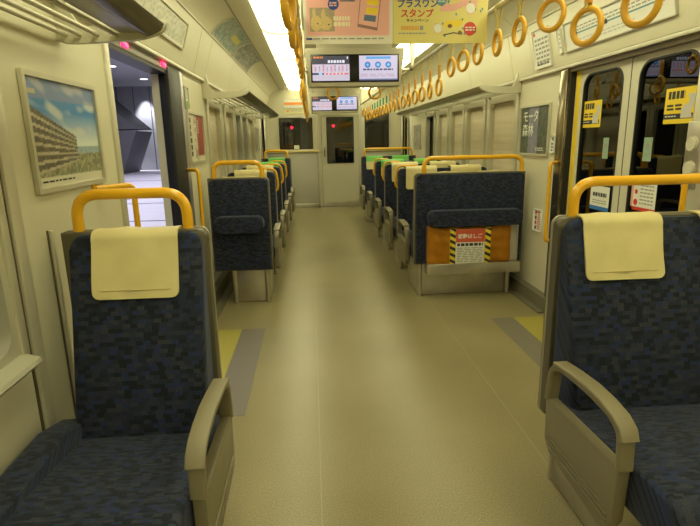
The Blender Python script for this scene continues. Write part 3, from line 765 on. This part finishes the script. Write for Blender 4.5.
# ------------------------------------------------------------------ ceiling screens
def display(label, y, x, z0, z1, w, group):
    t = thing('ceiling_display', label, 'screen', (x, y, z0), 0, group); H = z1-z0
    prism('housing', [(-w/2+.035, 0), (w/2-.035, 0), (w/2, H-.03), (w/2, H), (-w/2, H), (-w/2, H-.03)], 'y', 0, .14, mat('display_housing', (.52, .48, .36), .45), t, .008, 2)
    box('ceiling_mount', -w/2+.1, w/2-.1, .03, .12, H-.01, 2.262-z0, MATS['display_housing'], t, .004)
    fx0, fx1, fz0, fz1 = -w/2+.045, w/2-.045, .035, H-.05
    box('screen_bezel', fx0, fx1, -.006, .01, fz0, fz1, BLACK, t, .002)
    s = Sheet((fx0, -.0065, fz0), (1, 0, 0), (0, 0, 1), t); W = fx1-fx0; h = fz1-fz0
    a0, a1, b0, b1 = .012, W*.435, .012, h-.012
    def f1(u, v):
        if v > .66: return (.055, .055, .075)
        if v < .30: return (.62, .55, .66)
        return mix((.66, .62, .74), (.72, .52, .62), .5+.5*math.sin(u*26))
    s.grid('route_screen', a0, a1, b0, b1, 60, 40, f1, SCREEN)
    lw, lh = a1-a0, b1-b0
    EW = mat('screen_white', (.02, .02, .02), .4, emit=(.85, .85, .95), estr=1); EO = mat('screen_orange', (.02, .02, .02), .4, emit=(.9, .28, .05), estr=1)
    ER = mat('screen_red', (.02, .02, .02), .4, emit=(.75, .14, .12), estr=1); EB = mat('screen_blue', (.02, .02, .02), .4, emit=(.06, .25, .62), estr=1)
    EN = mat('screen_navy', (.02, .02, .02), .4, emit=(.03, .05, .14), estr=1); EP = mat('screen_plum', (.02, .02, .02), .4, emit=(.35, .12, .22), estr=1); ES = mat('screen_sky', (.02, .02, .02), .4, emit=(.35, .65, .95), estr=1)
    s.lines('orange_caption', a0+.01, a0+lw*.30, b0+lh*.89, b0+lh*.98, 1, EO, .002, .8, 2, 4)
    s.lines('station_caption', a0+lw*.42, a0+lw*.88, b0+lh*.70, b0+lh*.84, 1, EW, .002, .8, 4, 5)
    s.rect('page_mark', a1-.022, a1-.012, b0+lh*.87, b0+lh*.97, EW, .002)
    for i in range(9): s.lines('station_name', a0+lw*(.07+.105*i), a0+lw*(.105+.105*i), b0+lh*.38, b0+lh*(.56+.04*(i % 3)), 5, EP, .002, .6, i, 1)
    s.rect('route_line_past', a0, a0+lw*.30, b0+lh*.24, b0+lh*.32, EN, .002); s.rect('route_line', a0+lw*.30, a1-.01, b0+lh*.25, b0+lh*.31, ER, .002)
    s.rect('current_station', a0+lw*.17, a0+lw*.26, b0+lh*.23, b0+lh*.33, ES, .003)
    for i in range(6): s.disc('station_dot', a0+lw*(.34+.1*i), b0+lh*.28, .006, EW, .003, n=10)
    c0, c1 = W*.545, W-.014
    def f2(u, v): return mix((.62, .56, .70), (.70, .62, .78), v) if v > .08 else (.10, .12, .25)
    s.grid('notice_screen', c0, c1, b0, b1, 20, 24, f2, SCREEN); cw = c1-c0
    s.rect('notice_heading', c0+cw*.18, c0+cw*.82, b0+lh*.86, b0+lh*.96, mat('screen_azure', (.02, .02, .02), .4, emit=(.12, .42, .80), estr=1), .002)
    for i in range(3):
        xx = c0+cw*(.22+.27*i); s.disc('notice_icon', xx, b0+lh*.63, .026, EB, .002); s.disc('icon_symbol', xx, b0+lh*.63, .012, ES, .003, n=(3, 12, 5)[i])
        s.lines('notice_words', xx-.04, xx+.04, b0+lh*.40, b0+lh*.48, 1, EN, .002, .8, i, 3)
    s.lines('notice_small_words', c0+.012, c1-.012, b0+lh*.14, b0+lh*.28, 2, mat('screen_mauve', (.02, .02, .02), .4, emit=(.50, .36, .50), estr=1), .002, .5, 9, 4)
display('ceiling unit with two screens nearest the camera, behind the hanging posters', 4.68, -.050, 1.747, 2.058, .85, 'ceiling screens')
display('smaller-looking ceiling unit with two screens above the cab door', 9.25, -.022, 1.752, 2.075, .88, 'ceiling screens')

# ------------------------------------------------------------------ hanging posters across the aisle
def hanging(label, x0, x1, fn, k=.92):
    t = thing('hanging_poster', label, 'poster', ((x0+x1)/2, 2.8, 1.772)); h = (x1-x0)/2
    box('paper', -h, h, -.001, .001, 0, .364*k, WHITE, t)
    box('hanger_clip', -h+.03, h-.03, -.008, .008, .352*k, .375*k, TRIM, t, .002)
    for x in (-h*.6, h*.6): tube('hanger_wire', [(x, 0, .345), (x, 0, 2.262-1.772)], .003, STEEL, t, n=6)
    fn(Sheet((-h, -.0015, 0), (1, 0, 0), (0, 0, 1), t, k), 2*h/k); return t
def pink_ad(s, W):
    def f(u, v):
        return (.78, .40, .36) if .03 < u < .97 and v > .10 else (.74, .70, .60)
    s.grid('print', 0, W, 0, .364, 40, 30, f)
    def rab(u, v):
        d1 = ((u-.25)/.22)**2+((v-.35)/.33)**2; d2 = ((u-.65)/.25)**2+((v-.35)/.30)**2
        e1 = ((u-.18)/.07)**2+((v-.72)/.28)**2; e2 = ((u-.55)/.08)**2+((v-.70)/.25)**2
        n = hash2(int(u*40), int(v*24))*.12
        if min(d1, d2, e1, e2) < 1: return (.66-n, .50-n, .22-n*.5)
        return (.42-n, .36-n, .26-n)
    s.grid('animal_photo', .035, .170, .065, .185, 40, 26, rab, None, .0012)
    for (a, b) in ((.078, .105), (.138, .100)): s.disc('animal_eye', a, b, .004, INK, .0016, n=10)
    s.disc('round_badge', .165, .175+.028, .030, INKB, .0018); s.lines('badge_words', .143, .187, .19, .215, 2, PINK, .0024, .6, 1, 2)
    s.grid('dark_photo', .20, .285, .215, .30, 12, 8, lambda u, v: mix((.12, .13, .15), (.30, .27, .26), hash2(int(u*11), int(v*7))), None, .0012)
    s.poly('phone', [[(.295, .088), (.405, .068), (.435, .30), (.32, .31)]], mat('phone_brown', (.30, .16, .14), .4), .0012)
    s.poly('phone_screen', [[(.300, .103), (.403, .084), (.430, .30), (.325, .31)]], PINK, .0018)
    s.poly('phone_panel', [[(.342, .155), (.405, .148), (.410, .18), (.347, .187)], [(.347, .20), (.41, .193), (.415, .225), (.352, .23)]], INKY, .0022)
    s.poly('phone_picture', [[(.330, .120), (.395, .112), (.399, .143), (.335, .15)]], mat('slate_ink', (.10, .16, .26), .5), .0022)
    s.lines('cream_words', .165, .255, .088, .145, 2, mat('cream_ink', (.80, .72, .52), .5), .002, .75, 4, 5)
    s.lines('foot_words', .05, .44, .022, .034, 1, INKG, .002, .6, 6, 10); s.rect('foot_mark', .012, .045, .022, .032, INKB, .002)
def yellow_ad(s, W):
    s.grid('print', 0, W, 0, .364, 30, 24, lambda u, v: (.72, .62, .20))
    s.text('title_words', 'プラスワン', .020, .188, .046, INKB, .0018, bold=.0012)
    s.text('title_words', 'スタンプ', .040, .138, .046, INKR, .0018, bold=.0012)
    s.text('title_words', 'キャンペーン', .072, .112, .021, INK, .0018, bold=.0005)
    s.rect('title_tag', .068, .118, .243, .262, INKT, .0016); s.rect('title_tag', .118, .155, .243, .262, INKR, .0016)
    s.lines('orange_words', .045, .145, .070, .092, 2, INKO, .0018, .6, 3, 7); s.rect('print_block', .150, .168, .070, .092, INKG, .0016)
    s.lines('grey_words', .030, .185, .046, .060, 1, INKG, .0018, .5, 8, 8)
    s.poly('pink_band', [[(.26, .165), (.33, .165), (.40, .19), (.47, .19), (.47, .215), (.40, .225), (.33, .20), (.27, .21)]], PINK, .0012)
    for q, (a, b, r, m) in enumerate(((.268, .222, .030, INKG), (.268, .222, .025, INKT), (.432, .180, .030, PINK), (.432, .180, .026, WHITE), (.250, .078, .026, PINK), (.250, .078, .023, WHITE), (.432, .075, .036, INKR))):
        s.disc('round_stamp', a, b, r, m, .0013+.0005*(q % 2))
    s.lines('stamp_words', .405, .46, .062, .088, 2, WHITE, .0024, .5, 5, 3); s.lines('stamp_words', .250, .286, .210, .234, 3, WHITE, .0024, .4, 5, 2)
    s.poly('yellow_flash', [[(.285, .085), (.37, .085), (.41, .135), (.36, .12), (.29, .115)]], INKY, .0012)
    s.disc('brown_mark', .318, .090, .013, mat('brown_ink', (.20, .08, .02), .5), .0018, .010)
    s.poly('tree_branch', [[(.28, .04), (.34, .052), (.385, .045), (.385, .050), (.34, .058), (.28, .046)]], INK, .0016); s.disc('tree_branch_fruit', .375, .055, .011, mat('brown_ink', (.2, .08, .02)), .0018)
    rg = random.Random(3)
    s.poly('scattered_leaf', [[(a+x, b+y) for x, y in circ(.005, 6, .008)] for a, b in [(rg.uniform(.2, .50), rg.uniform(.03, .34)) for _ in range(26)]], INKT, .0013)
pa = hanging('pink hanging poster with a phone and animal photo', -.468, -.016, pink_ad)
pb = hanging('yellow hanging stamp campaign poster with Japanese title', -.014, .474, yellow_ad)

# ------------------------------------------------------------------ posters on walls and header panels
def framed(name, label, o, u, v, W, H, fn, fm=None, fw=.016, cat='poster'):
    t = thing(name, label, cat); s = Sheet(o, u, v, t)
    # frame box built in sheet space
    bm = bmesh.new(); out = rrect(-fw, W+fw, -fw, H+fw, .004, 2); inn = rrect(0, W, 0, H, .002, 2); n = len(out)
    vv = [[bm.verts.new(s.at(a, b, d)) for a, b in lp] for d, lp in ((0, out), (.014, out), (.014, inn), (.002, inn))]
    for q in range(3):
        for i in range(n): bm.faces.new((vv[q][i], vv[q][(i+1) % n], vv[q+1][(i+1) % n], vv[q+1][i]))
    bm.faces.new([x for x in vv[0]][::-1])
    mesh_obj('frame', bm, fm or TRIM, t); s.rect('backing', 0, W, 0, H, WHITE, .003)
    s2 = Sheet(s.at(0, 0, .003), u, v, t); fn(s2, W, H); return t
def city(s, W, H):
    def f(u, v):
        if v < .10: return (.70, .66, .52)
        v2 = (v-.10)/.90
        # diagonal building receding from upper left towards lower right
        roof = .74-.52*u if u < .66 else 0
        base = .02+.20*u
        n = hash2(int(u*44), int(v*34))
        if base < v2 < roof and u < .62:
            fl_ = (v2-base)/(max(roof-base, .01))*7
            c = (.62, .56, .42) if fl_ % 1 < .36 else (.10, .09, .07)
            return mix(c, (.30, .26, .20), n*.5)
        if v2 < .30:
            if v2 > .22: return mix((.28, .40, .50), (.40, .50, .54), n)
            return mix((.14, .17, .10), (.46, .42, .26), n)
        c = mix((.72, .78, .76), (.06, .24, .56), min(1, max(0, (v2-.34)/.34)))
        cl = math.sin(u*7+v2*19+2*math.sin(u*4))*math.sin(u*6-v2*7+1.2)+.25*math.sin(u*31+v2*23)
        if cl > .1 and v2 > .42: c = mix(c, (.62, .66, .66), min(.85, (cl-.1)*1.2))
        if v2 > .80: c = mix(c, (.30, .29, .42), .55)
        return c
    s.grid('print', 0, W, 0, H, 88, 68, f)
    s.lines('caption', .03, .26, .013, .024, 1, INK, .0015, .5, 2, 7); s.rect('corner_mark', .02, .065, H-.05, H-.036, mat('sand_ink', (.55, .50, .36), .5), .0015)
# left wall: sheet u runs towards +Y? seen from inside (looking -X) right is +Y
framed('framed_poster', 'framed city and sky poster above the nearest single seat', (XL+.002, 1.705, 1.165), (0, 1, 0), (0, 0, 1), .512, .345, city)
def redpost(s, W, H):
    s.grid('print', 0, W, 0, H, 30, 24, lambda u, v: (.34, .07, .055) if u > .55 and v > .12 else mix((.66, .62, .48), (.30, .24, .18), .8 if .36 < u < .55 and hash2(int(u*25), int(v*18)) > .4 else 0))
    s.lines('bold_words', .03, .09, .03, H-.02, 6, INK, .0016, .7, 4, 1); s.lines('white_words', .30, .33, .2, H-.03, 5, WHITE, .0016, .6, 4, 1)
framed('framed_poster', 'red and white poster past the open door on the left wall', (XL+.002, 3.84, 1.165), (0, 1, 0), (0, 0, 1), .50, .335, redpost)
def grn(s, W, H):
    s.rect('print', 0, W, 0, H, WHITE, .0008); s.grid('print_band', 0, W, .0, .05, 4, 2, lambda u, v: (.20, .42, .06), None, .0012); s.lines('grey_words', .01, W-.01, .06, H-.01, 6, INKG, .0014, .5, 4, 3)
framed('notice_card', 'small white notice with green foot above the red poster', (XL+.002, 3.80, 1.535), (0, 1, 0), (0, 0, 1), .10, .14, grn, None, .005, 'notice')
def dark_post(s, W, H):
    s.grid('print', 0, W, 0, H, 36, 28, lambda u, v: mix((.26, .25, .36), (.16, .17, .22), hash2(int(u*12), int(v*10))*.6) if .28 < u < .62 else mix((.05, .06, .05), (.13, .16, .12), hash2(int(u*30), int(v*22))))
    s.text('title_words', 'モータ', .035, .250, .098, WHITE, .0018, bold=.001)
    s.text('title_words', '森林', .030, .140, .108, WHITE, .0018, bold=.001)
    s.lines('white_words', .30, .44, .02, .05, 2, WHITE, .0016, .5, 3, 4)
# right wall: seen from inside (looking +X) right is -Y
framed('framed_poster', 'dark framed poster with white lettering on the right wall', (XR-.002, 4.30, 1.165), (0, -1, 0), (0, 0, 1), .512, .355, dark_post)
def grey_post(s, W, H): s.grid('print', 0, W, 0, H, 18, 18, lambda u, v: mix((.20, .20, .19), (.55, .53, .46), hash2(int(u*9), int(v*9))))
framed('framed_poster', 'small far framed grey poster on the right wall by the far door', (XR-.002, 8.85, 1.15), (0, -1, 0), (0, 0, 1), .5, .35, grey_post)
framed('framed_poster', 'small far framed grey poster on the left wall by the far door', (XL+.002, 8.35, 1.15), (0, 1, 0), (0, 0, 1), .5, .35, grey_post)
# header panel plane: leans inwards towards the top
def header_sheet(s):
    xw = abs(XL) if s < 0 else XR
    b = Vector((s*(xw-.03), 0, (HZL if s < 0 else HZ)+.012)); tpt = Vector((s*1.198, 0, 2.100)); return b, (tpt-b).normalized()
hb, hv = header_sheet(-1)
def map_l(s, W, H):
    s.rect('print', 0, W, 0, H, WHITE, .0008)
    s.grid('print_map', .02, W-.02, .012, H-.012, 60, 12, lambda u, v: mix((.62, .60, .48), (.36, .38, .34), .8 if hash2(int(u*50), int(v*10), 3) > .62 else .1), None, .0012)
o = hb+hv*.10; o.y = 2.62
framed('route_map_board', 'route map board on the header above the open door', o, (0, 1, 0), hv, 1.0, .15, map_l, None, .008, 'route map')
hb2, hv2 = header_sheet(1)
def map_r(s, W, H):
    s.rect('print', 0, W, 0, H, WHITE, .0008)
    s.rect('line_mark', .08, W-.05, H*.50, H*.55, INKT, .0014)
    for i in range(22): s.disc('station_dot', .10+i*(W-.16)/21, H*.525, .006, INKG, .0018, n=8)
    s.lines('station_words', .10, W-.06, H*.58, H*.80, 2, INKG, .0014, .4, 5, 22); s.lines('foot_words', .1, W*.7, H*.12, H*.34, 2, mat('pale_grey_ink', (.55, .55, .50), .5), .0014, .4, 6, 14)
    for a in (.10, W*.42, W-.10): s.rect('terminal_mark', a, a+.05, H*.46, H*.60, INK, .002)
o = hb2+hv2*.08; o.y = 3.50
framed('route_map_board', 'long white route map board on the header above the closed door', o, (0, -1, 0), hv2, 1.05, .165, map_r, None, .007, 'route map')
def nt_(s, W, H):
    s.rect('print', 0, W, 0, H, WHITE, .0008); s.lines('dark_words', .02, W-.02, H*.1, H*.8, 6, INKG, .0014, .5, 8, 4); s.rect('red_mark', .012, .04, H-.035, H-.012, INKR, .0016); s.lines('bold_words', .02, W-.05, H*.06, H*.13, 1, INK, .0016, .7, 2, 5)
o = hb2+hv2*.03; o.y = 3.98
framed('notice_card', 'white printed notice left of the long route map', o, (0, -1, 0), hv2, .26, .26, nt_, WHITE, .003, 'notice')
def slim(s, W, H): s.rect('print', 0, W, 0, H, WHITE, .0008); s.lines('dark_words', .012, W-.012, .02, H-.02, 4, INKG, .0014, .4, 8, 1)
o = hb2+hv2*.085; o.y = 3.60
framed('notice_card', 'slim white number card at the end of the route map', o, (0, -1, 0), hv2, .05, .15, slim, WHITE, .003, 'notice')
# stickers on the wall by the right grab bar
def st1(s, W, H):
    s.rect('print', 0, W, 0, H, WHITE, .0008)
    for i in range(4): s.disc('pictogram', W*.25, H*(.13+.24*i), .016, INKR if i % 2 else INK, .0014, n=12)
    s.lines('words', W*.5, W-.01, .01, H-.01, 8, INKR, .0014, .5, 2, 2)
framed('wall_sticker', 'white and red safety sticker on the wall below the dark poster', (XR-.001, 3.945, .575), (0, -1, 0), (0, 0, 1), .135, .165, st1, WHITE, .002, 'sticker')
def st2(s, W, H): s.rect('print', 0, W, 0, H, WHITE, .0008); s.lines('words', .005, W-.005, .005, H*.6, 3, INKB, .0014, .6, 2, 2); s.disc('pictogram', W/2, H*.8, .014, INK, .0014)
framed('wall_sticker', 'small white and blue sticker beside the dark poster', (XR-.001, 3.735, 1.18), (0, -1, 0), (0, 0, 1), .055, .12, st2, WHITE, .002, 'sticker')
# stickers on the door panes
def dog(s, W, H):
    s.rect('print', 0, W, 0, H, INKY, .0006); s.rect('black_band', 0, W*.92, H*.13, H*.28, INK, .001)
    s.lines('title_words', W*.10, W*.62, H*.68, H*.92, 1, INK, .0012, .9, 3, 4); s.lines('title_words', W*.08, W*.55, H*.36, H*.56, 2, INK, .0012, .6, 5, 2)
    s.poly('dog_figure', [[(W*x, H*y) for x, y in ((.55, .15), (.90, .15), (.86, .30), (.92, .55), (.98, .72), (.90, .80), (.82, .82), (.72, .78), (.78, .64), (.74, .54), (.62, .50), (.55, .36))]], mat('figure_grey', (.58, .55, .50), .5), .0016)
    s.lines('white_words', W*.05, W*.4, H*.18, H*.24, 1, WHITE, .0014, .5, 4, 3)
def sticker(label, y, z, W, H, fn):
    t = thing('door_sticker', label, 'sticker', (0, 0, 0)); s = Sheet((1.347, y, z), (0, -1, 0), (0, 0, 1), t); s.rect('paper', 0, W, 0, H, WHITE, .0003); fn(s, W, H)
sticker('yellow dog sticker on the farther pane of the closed door', 3.405, 1.345, .215, .165, dog)
sticker('yellow dog sticker on the nearer pane of the closed door', 2.60, 1.345, .225, .170, dog)
def st3(s, W, H):
    s.rect('blue_foot', 0, W, 0, H*.16, mat('mid_blue_ink', (.04, .18, .55), .5), .0008); s.lines('figures', .03, W-.03, H*.55, H*.75, 1, INK, .001, .8, 2, 7); s.lines('words', .03, W-.03, H*.25, H*.45, 2, INKG, .001, .4, 2, 5)
def st4(s, W, H):
    s.rect('red_foot', 0, W, 0, H*.12, INKR, .0008); s.rect('pink_side', 0, .02, 0, H, PINK, .0008); s.disc('red_mark', .045, H*.27, .018, INKR, .001); s.disc('red_mark', .045, H*.62, .013, INKR, .001)
    s.lines('words', .08, W-.02, H*.2, H*.9, 6, INKG, .001, .4, 2, 4)
sticker('white sticker with blue foot on the farther door pane', 3.23, .835, .215, .15, st3)
sticker('white sticker with red foot on the nearer door pane', 2.80, .885, .215, .165, st4)
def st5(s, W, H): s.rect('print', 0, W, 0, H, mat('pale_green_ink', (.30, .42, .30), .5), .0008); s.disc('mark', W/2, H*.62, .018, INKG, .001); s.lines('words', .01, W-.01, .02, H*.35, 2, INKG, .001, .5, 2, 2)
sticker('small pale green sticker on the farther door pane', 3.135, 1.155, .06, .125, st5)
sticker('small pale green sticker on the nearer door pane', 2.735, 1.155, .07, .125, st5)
# door button panel at the near jamb
t = thing('door_button_panel', 'steel door button panel with two round buttons at the right edge', 'control panel', (XR, 2.27, 1.05))
box('plate', -.03, 0, -.045, .045, 0, .30, STEEL, t, .006)
for z in (.09, .2): cyl('button', (0, z), .03, 'x', -.040, -.028, LEAFM, t); cyl('button_ring', (0, z), .037, 'x', -.034, -.028, TRIM, t)
# posters curved into the left cove
def cove_poster(label, y0, y1, fn):
    t = thing('cove_poster', label, 'poster', (0, 0, 0)); n = len(cove)
    bm = bmesh.new(); V = []; col = []; Fc = []
    ny = 40; pts = []
    for k in range(n-1):
        for q in range(4): pts.append(tuple(cove[k][i]+(cove[k+1][i]-cove[k][i])*q/4 for i in (0, 1)))
    pts = pts[1:-1]; m_ = len(pts)
    for i in range(ny+1):
        for j, (x, z) in enumerate(pts):
            V.append((-(x-.004), y0+(y1-y0)*i/ny, z-.004)); col += [*fn(i/ny, 1-j/(m_-1)), 1]
    for i in range(ny):
        for j in range(m_-1):
            q = i*m_+j; Fc.append((q, q+1, q+m_+1, q+m_))
    me = bpy.data.meshes.new('print'); me.from_pydata(V, [], Fc); at = me.color_attributes.new('Col', 'FLOAT_COLOR', 'POINT'); at.data.foreach_set('color', col)
    me.materials.append(PRINT); o = link(bpy.data.objects.new('print', me), t)
    so = o.modifiers.new('thickness', 'SOLIDIFY'); so.thickness = .0015
    for yy in (y0-.006, y1+.006):
        prism('poster_clip', [(-(p[0]-.006), p[1]-.006) for p in cove]+[(-p[0], p[1]) for p in cove[::-1]], 'y', yy-.008, yy+.008, TRIM, t)
cove_poster('blue-green poster with yellow strip curved along the left ceiling', 4.36, 5.40, lambda u, v: (.62, .56, .16) if .50 < u < .90 and .45 < v < .68 else mix((.16, .26, .27), (.40, .42, .36), hash2(int(u*16), int(v*7))))
cove_poster('grey photo collage poster curved along the left ceiling', 5.44, 6.60, lambda u, v: mix((.14, .17, .18), (.46, .44, .36), hash2(int(u*22), int(v*8), 5)))
# notices above the left end window
def no1(s, W, H): s.rect('print', 0, W, 0, H, WHITE, .0008); s.rect('orange_band', 0, W, H*.30, H*.66, INKO, .0014); s.lines('words', .03, W-.03, .01, H*.25, 2, INKG, .0014, .4, 1, 6)
framed('end_notice', 'white notice with orange band above the left end window', (-.93, YE-.001, 1.91), (1, 0, 0), (0, 0, 1), .36, .14, no1, WHITE, .003, 'notice')
def no2(s, W, H): s.rect('print', 0, W, 0, H, mat('pale_yellow', (.74, .66, .34), .5), .0008); s.disc('orange_mark', .06, H*.5, .022, INKO, .0014); s.lines('words', .11, W-.03, .02, H-.02, 2, INKG, .0014, .4, 1, 6)
framed('end_notice', 'pale yellow notice below the orange-banded one', (-.93, YE-.001, 1.80), (1, 0, 0), (0, 0, 1), .36, .085, no2, WHITE, .003, 'notice')

# ------------------------------------------------------------------ the station platform beyond the open door
PF = mat('platform_tile', (.62, .59, .66), .5, noise=.05, nscale=3); PW = mat('platform_wall_grey', (.34, .34, .36), .5, noise=.1, nscale=2); PD = mat('platform_dark', (.10, .10, .11), .6)
pf = struct(box('floor_platform', -24, XL-.16, -6, 30, -.10, -.03, PF))
for k, y in enumerate((6.5, 9.2, 12, 15.5, 19.5, 24)): box('tile_joint', -24, XL-.4, y, y+.06+.012*k, -.03, -.026, PD, pf)
for x in (-2.4, -5): box('tile_joint', x, x+.05, -6, 28, -.03, -.025, PD, pf)
pw = struct(box('wall_platform', -24, -2.5, 27.5, 27.8, -.1, 5, PW))
for k in range(14): box('wall_panel_joint', -14+k*.8, -13.97+k*.8, 27.47, 27.5, -.03, 4.1, PD, pw)
struct(box('ceiling_platform', -24, -1.9, -6, 28, 4.05, 4.2, mat('platform_ceiling', (.38, .38, .40), .7)))
st = thing('stair_soffit', 'dark wedge-shaped underside of the platform stairs', 'staircase', (0, 24, 0))
prism('soffit_upper', [(-14.5, 1.92), (-8.1, 1.92), (-9.35, 3.05), (-9.8, 3.45), (-10.9, 4.03), (-14.5, 4.03)], 'y', 0, 2.5, mat('soffit_grey', (.085, .085, .09), .6), st)
prism('soffit_lower', [(-14.5, -.03), (-8.95, -.03), (-8.15, 1.85), (-14.5, 1.85)], 'y', .1, 2.5, mat('soffit_wall', (.11, .105, .115), .6), st)
nb = thing('platform_notice_board', 'pale notice board on the dark wall under the platform stairs', 'notice board', (-9.6, 24.02, .7))
box('board', -.48, .20, 0, .06, 0, 1.15, mat('board_frame', (.40, .38, .45), .5), nb, .01); sN = Sheet((-.44, -.001, .04), (1, 0, 0), (0, 0, 1), nb); sN.lines('paper_rows', 0, .60, 0, 1.06, 6, mat('board_paper', (.55, .53, .62), .6), .002, .75, 3, 3)
EL = mat('downlight_glow', (.8, .8, .8), .4, emit=(.9, .92, 1), estr=8)
for i, (x, y, lab) in enumerate(((-7.5, 20.2, 'nearer'), (-7.6, 24.2, 'farther'))):
    t = thing('downlight', 'round platform downlight, the %s of two seen through the open door' % lab, 'downlight', (x, y, 4.03))
    cyl('lens', (0, 0), .15, 'z', -.01, .02, EL, t); 
    bm = bmesh.new(); bm_ring_prism(bm, circ(.19, 20), circ(.15, 20), 'z', -.015, .02); mesh_obj('trim_ring', bm, LEAFM, t)
def area(name, loc, sx, sy, e, col, rot=(0, 0, 0)):
    l = bpy.data.lights.new(name, 'AREA'); l.shape = 'RECTANGLE'; l.size = sx; l.size_y = sy; l.energy = e; l.color = col
    o = bpy.data.objects.new(name, l); C.objects.link(o); o.location = loc; o.rotation_euler = rot; return o
area('platform_lamp', (-6, 12, 4.0), 5, 22, 950, (.86, .86, 1.0))
for x in (-10.6, -8.6):
    l = bpy.data.lights.new('wall_washer', 'SPOT'); l.energy = 800; l.spot_size = 1.0; l.spot_blend = .6; l.shadow_soft_size = .1; l.color = (.9, .92, 1)
    o = bpy.data.objects.new('wall_washer', l); C.objects.link(o); o.location = (x, 27.0, 4.0); o.rotation_euler = (math.radians(8), 0, 0)
# unseen dark wall added outside the right-hand glass so reflections dominate
struct(box('wall_dark_backing', 3.4, 3.6, -6, 14, -1, 5, mat('backing_dark', (.03, .03, .03), .8)))
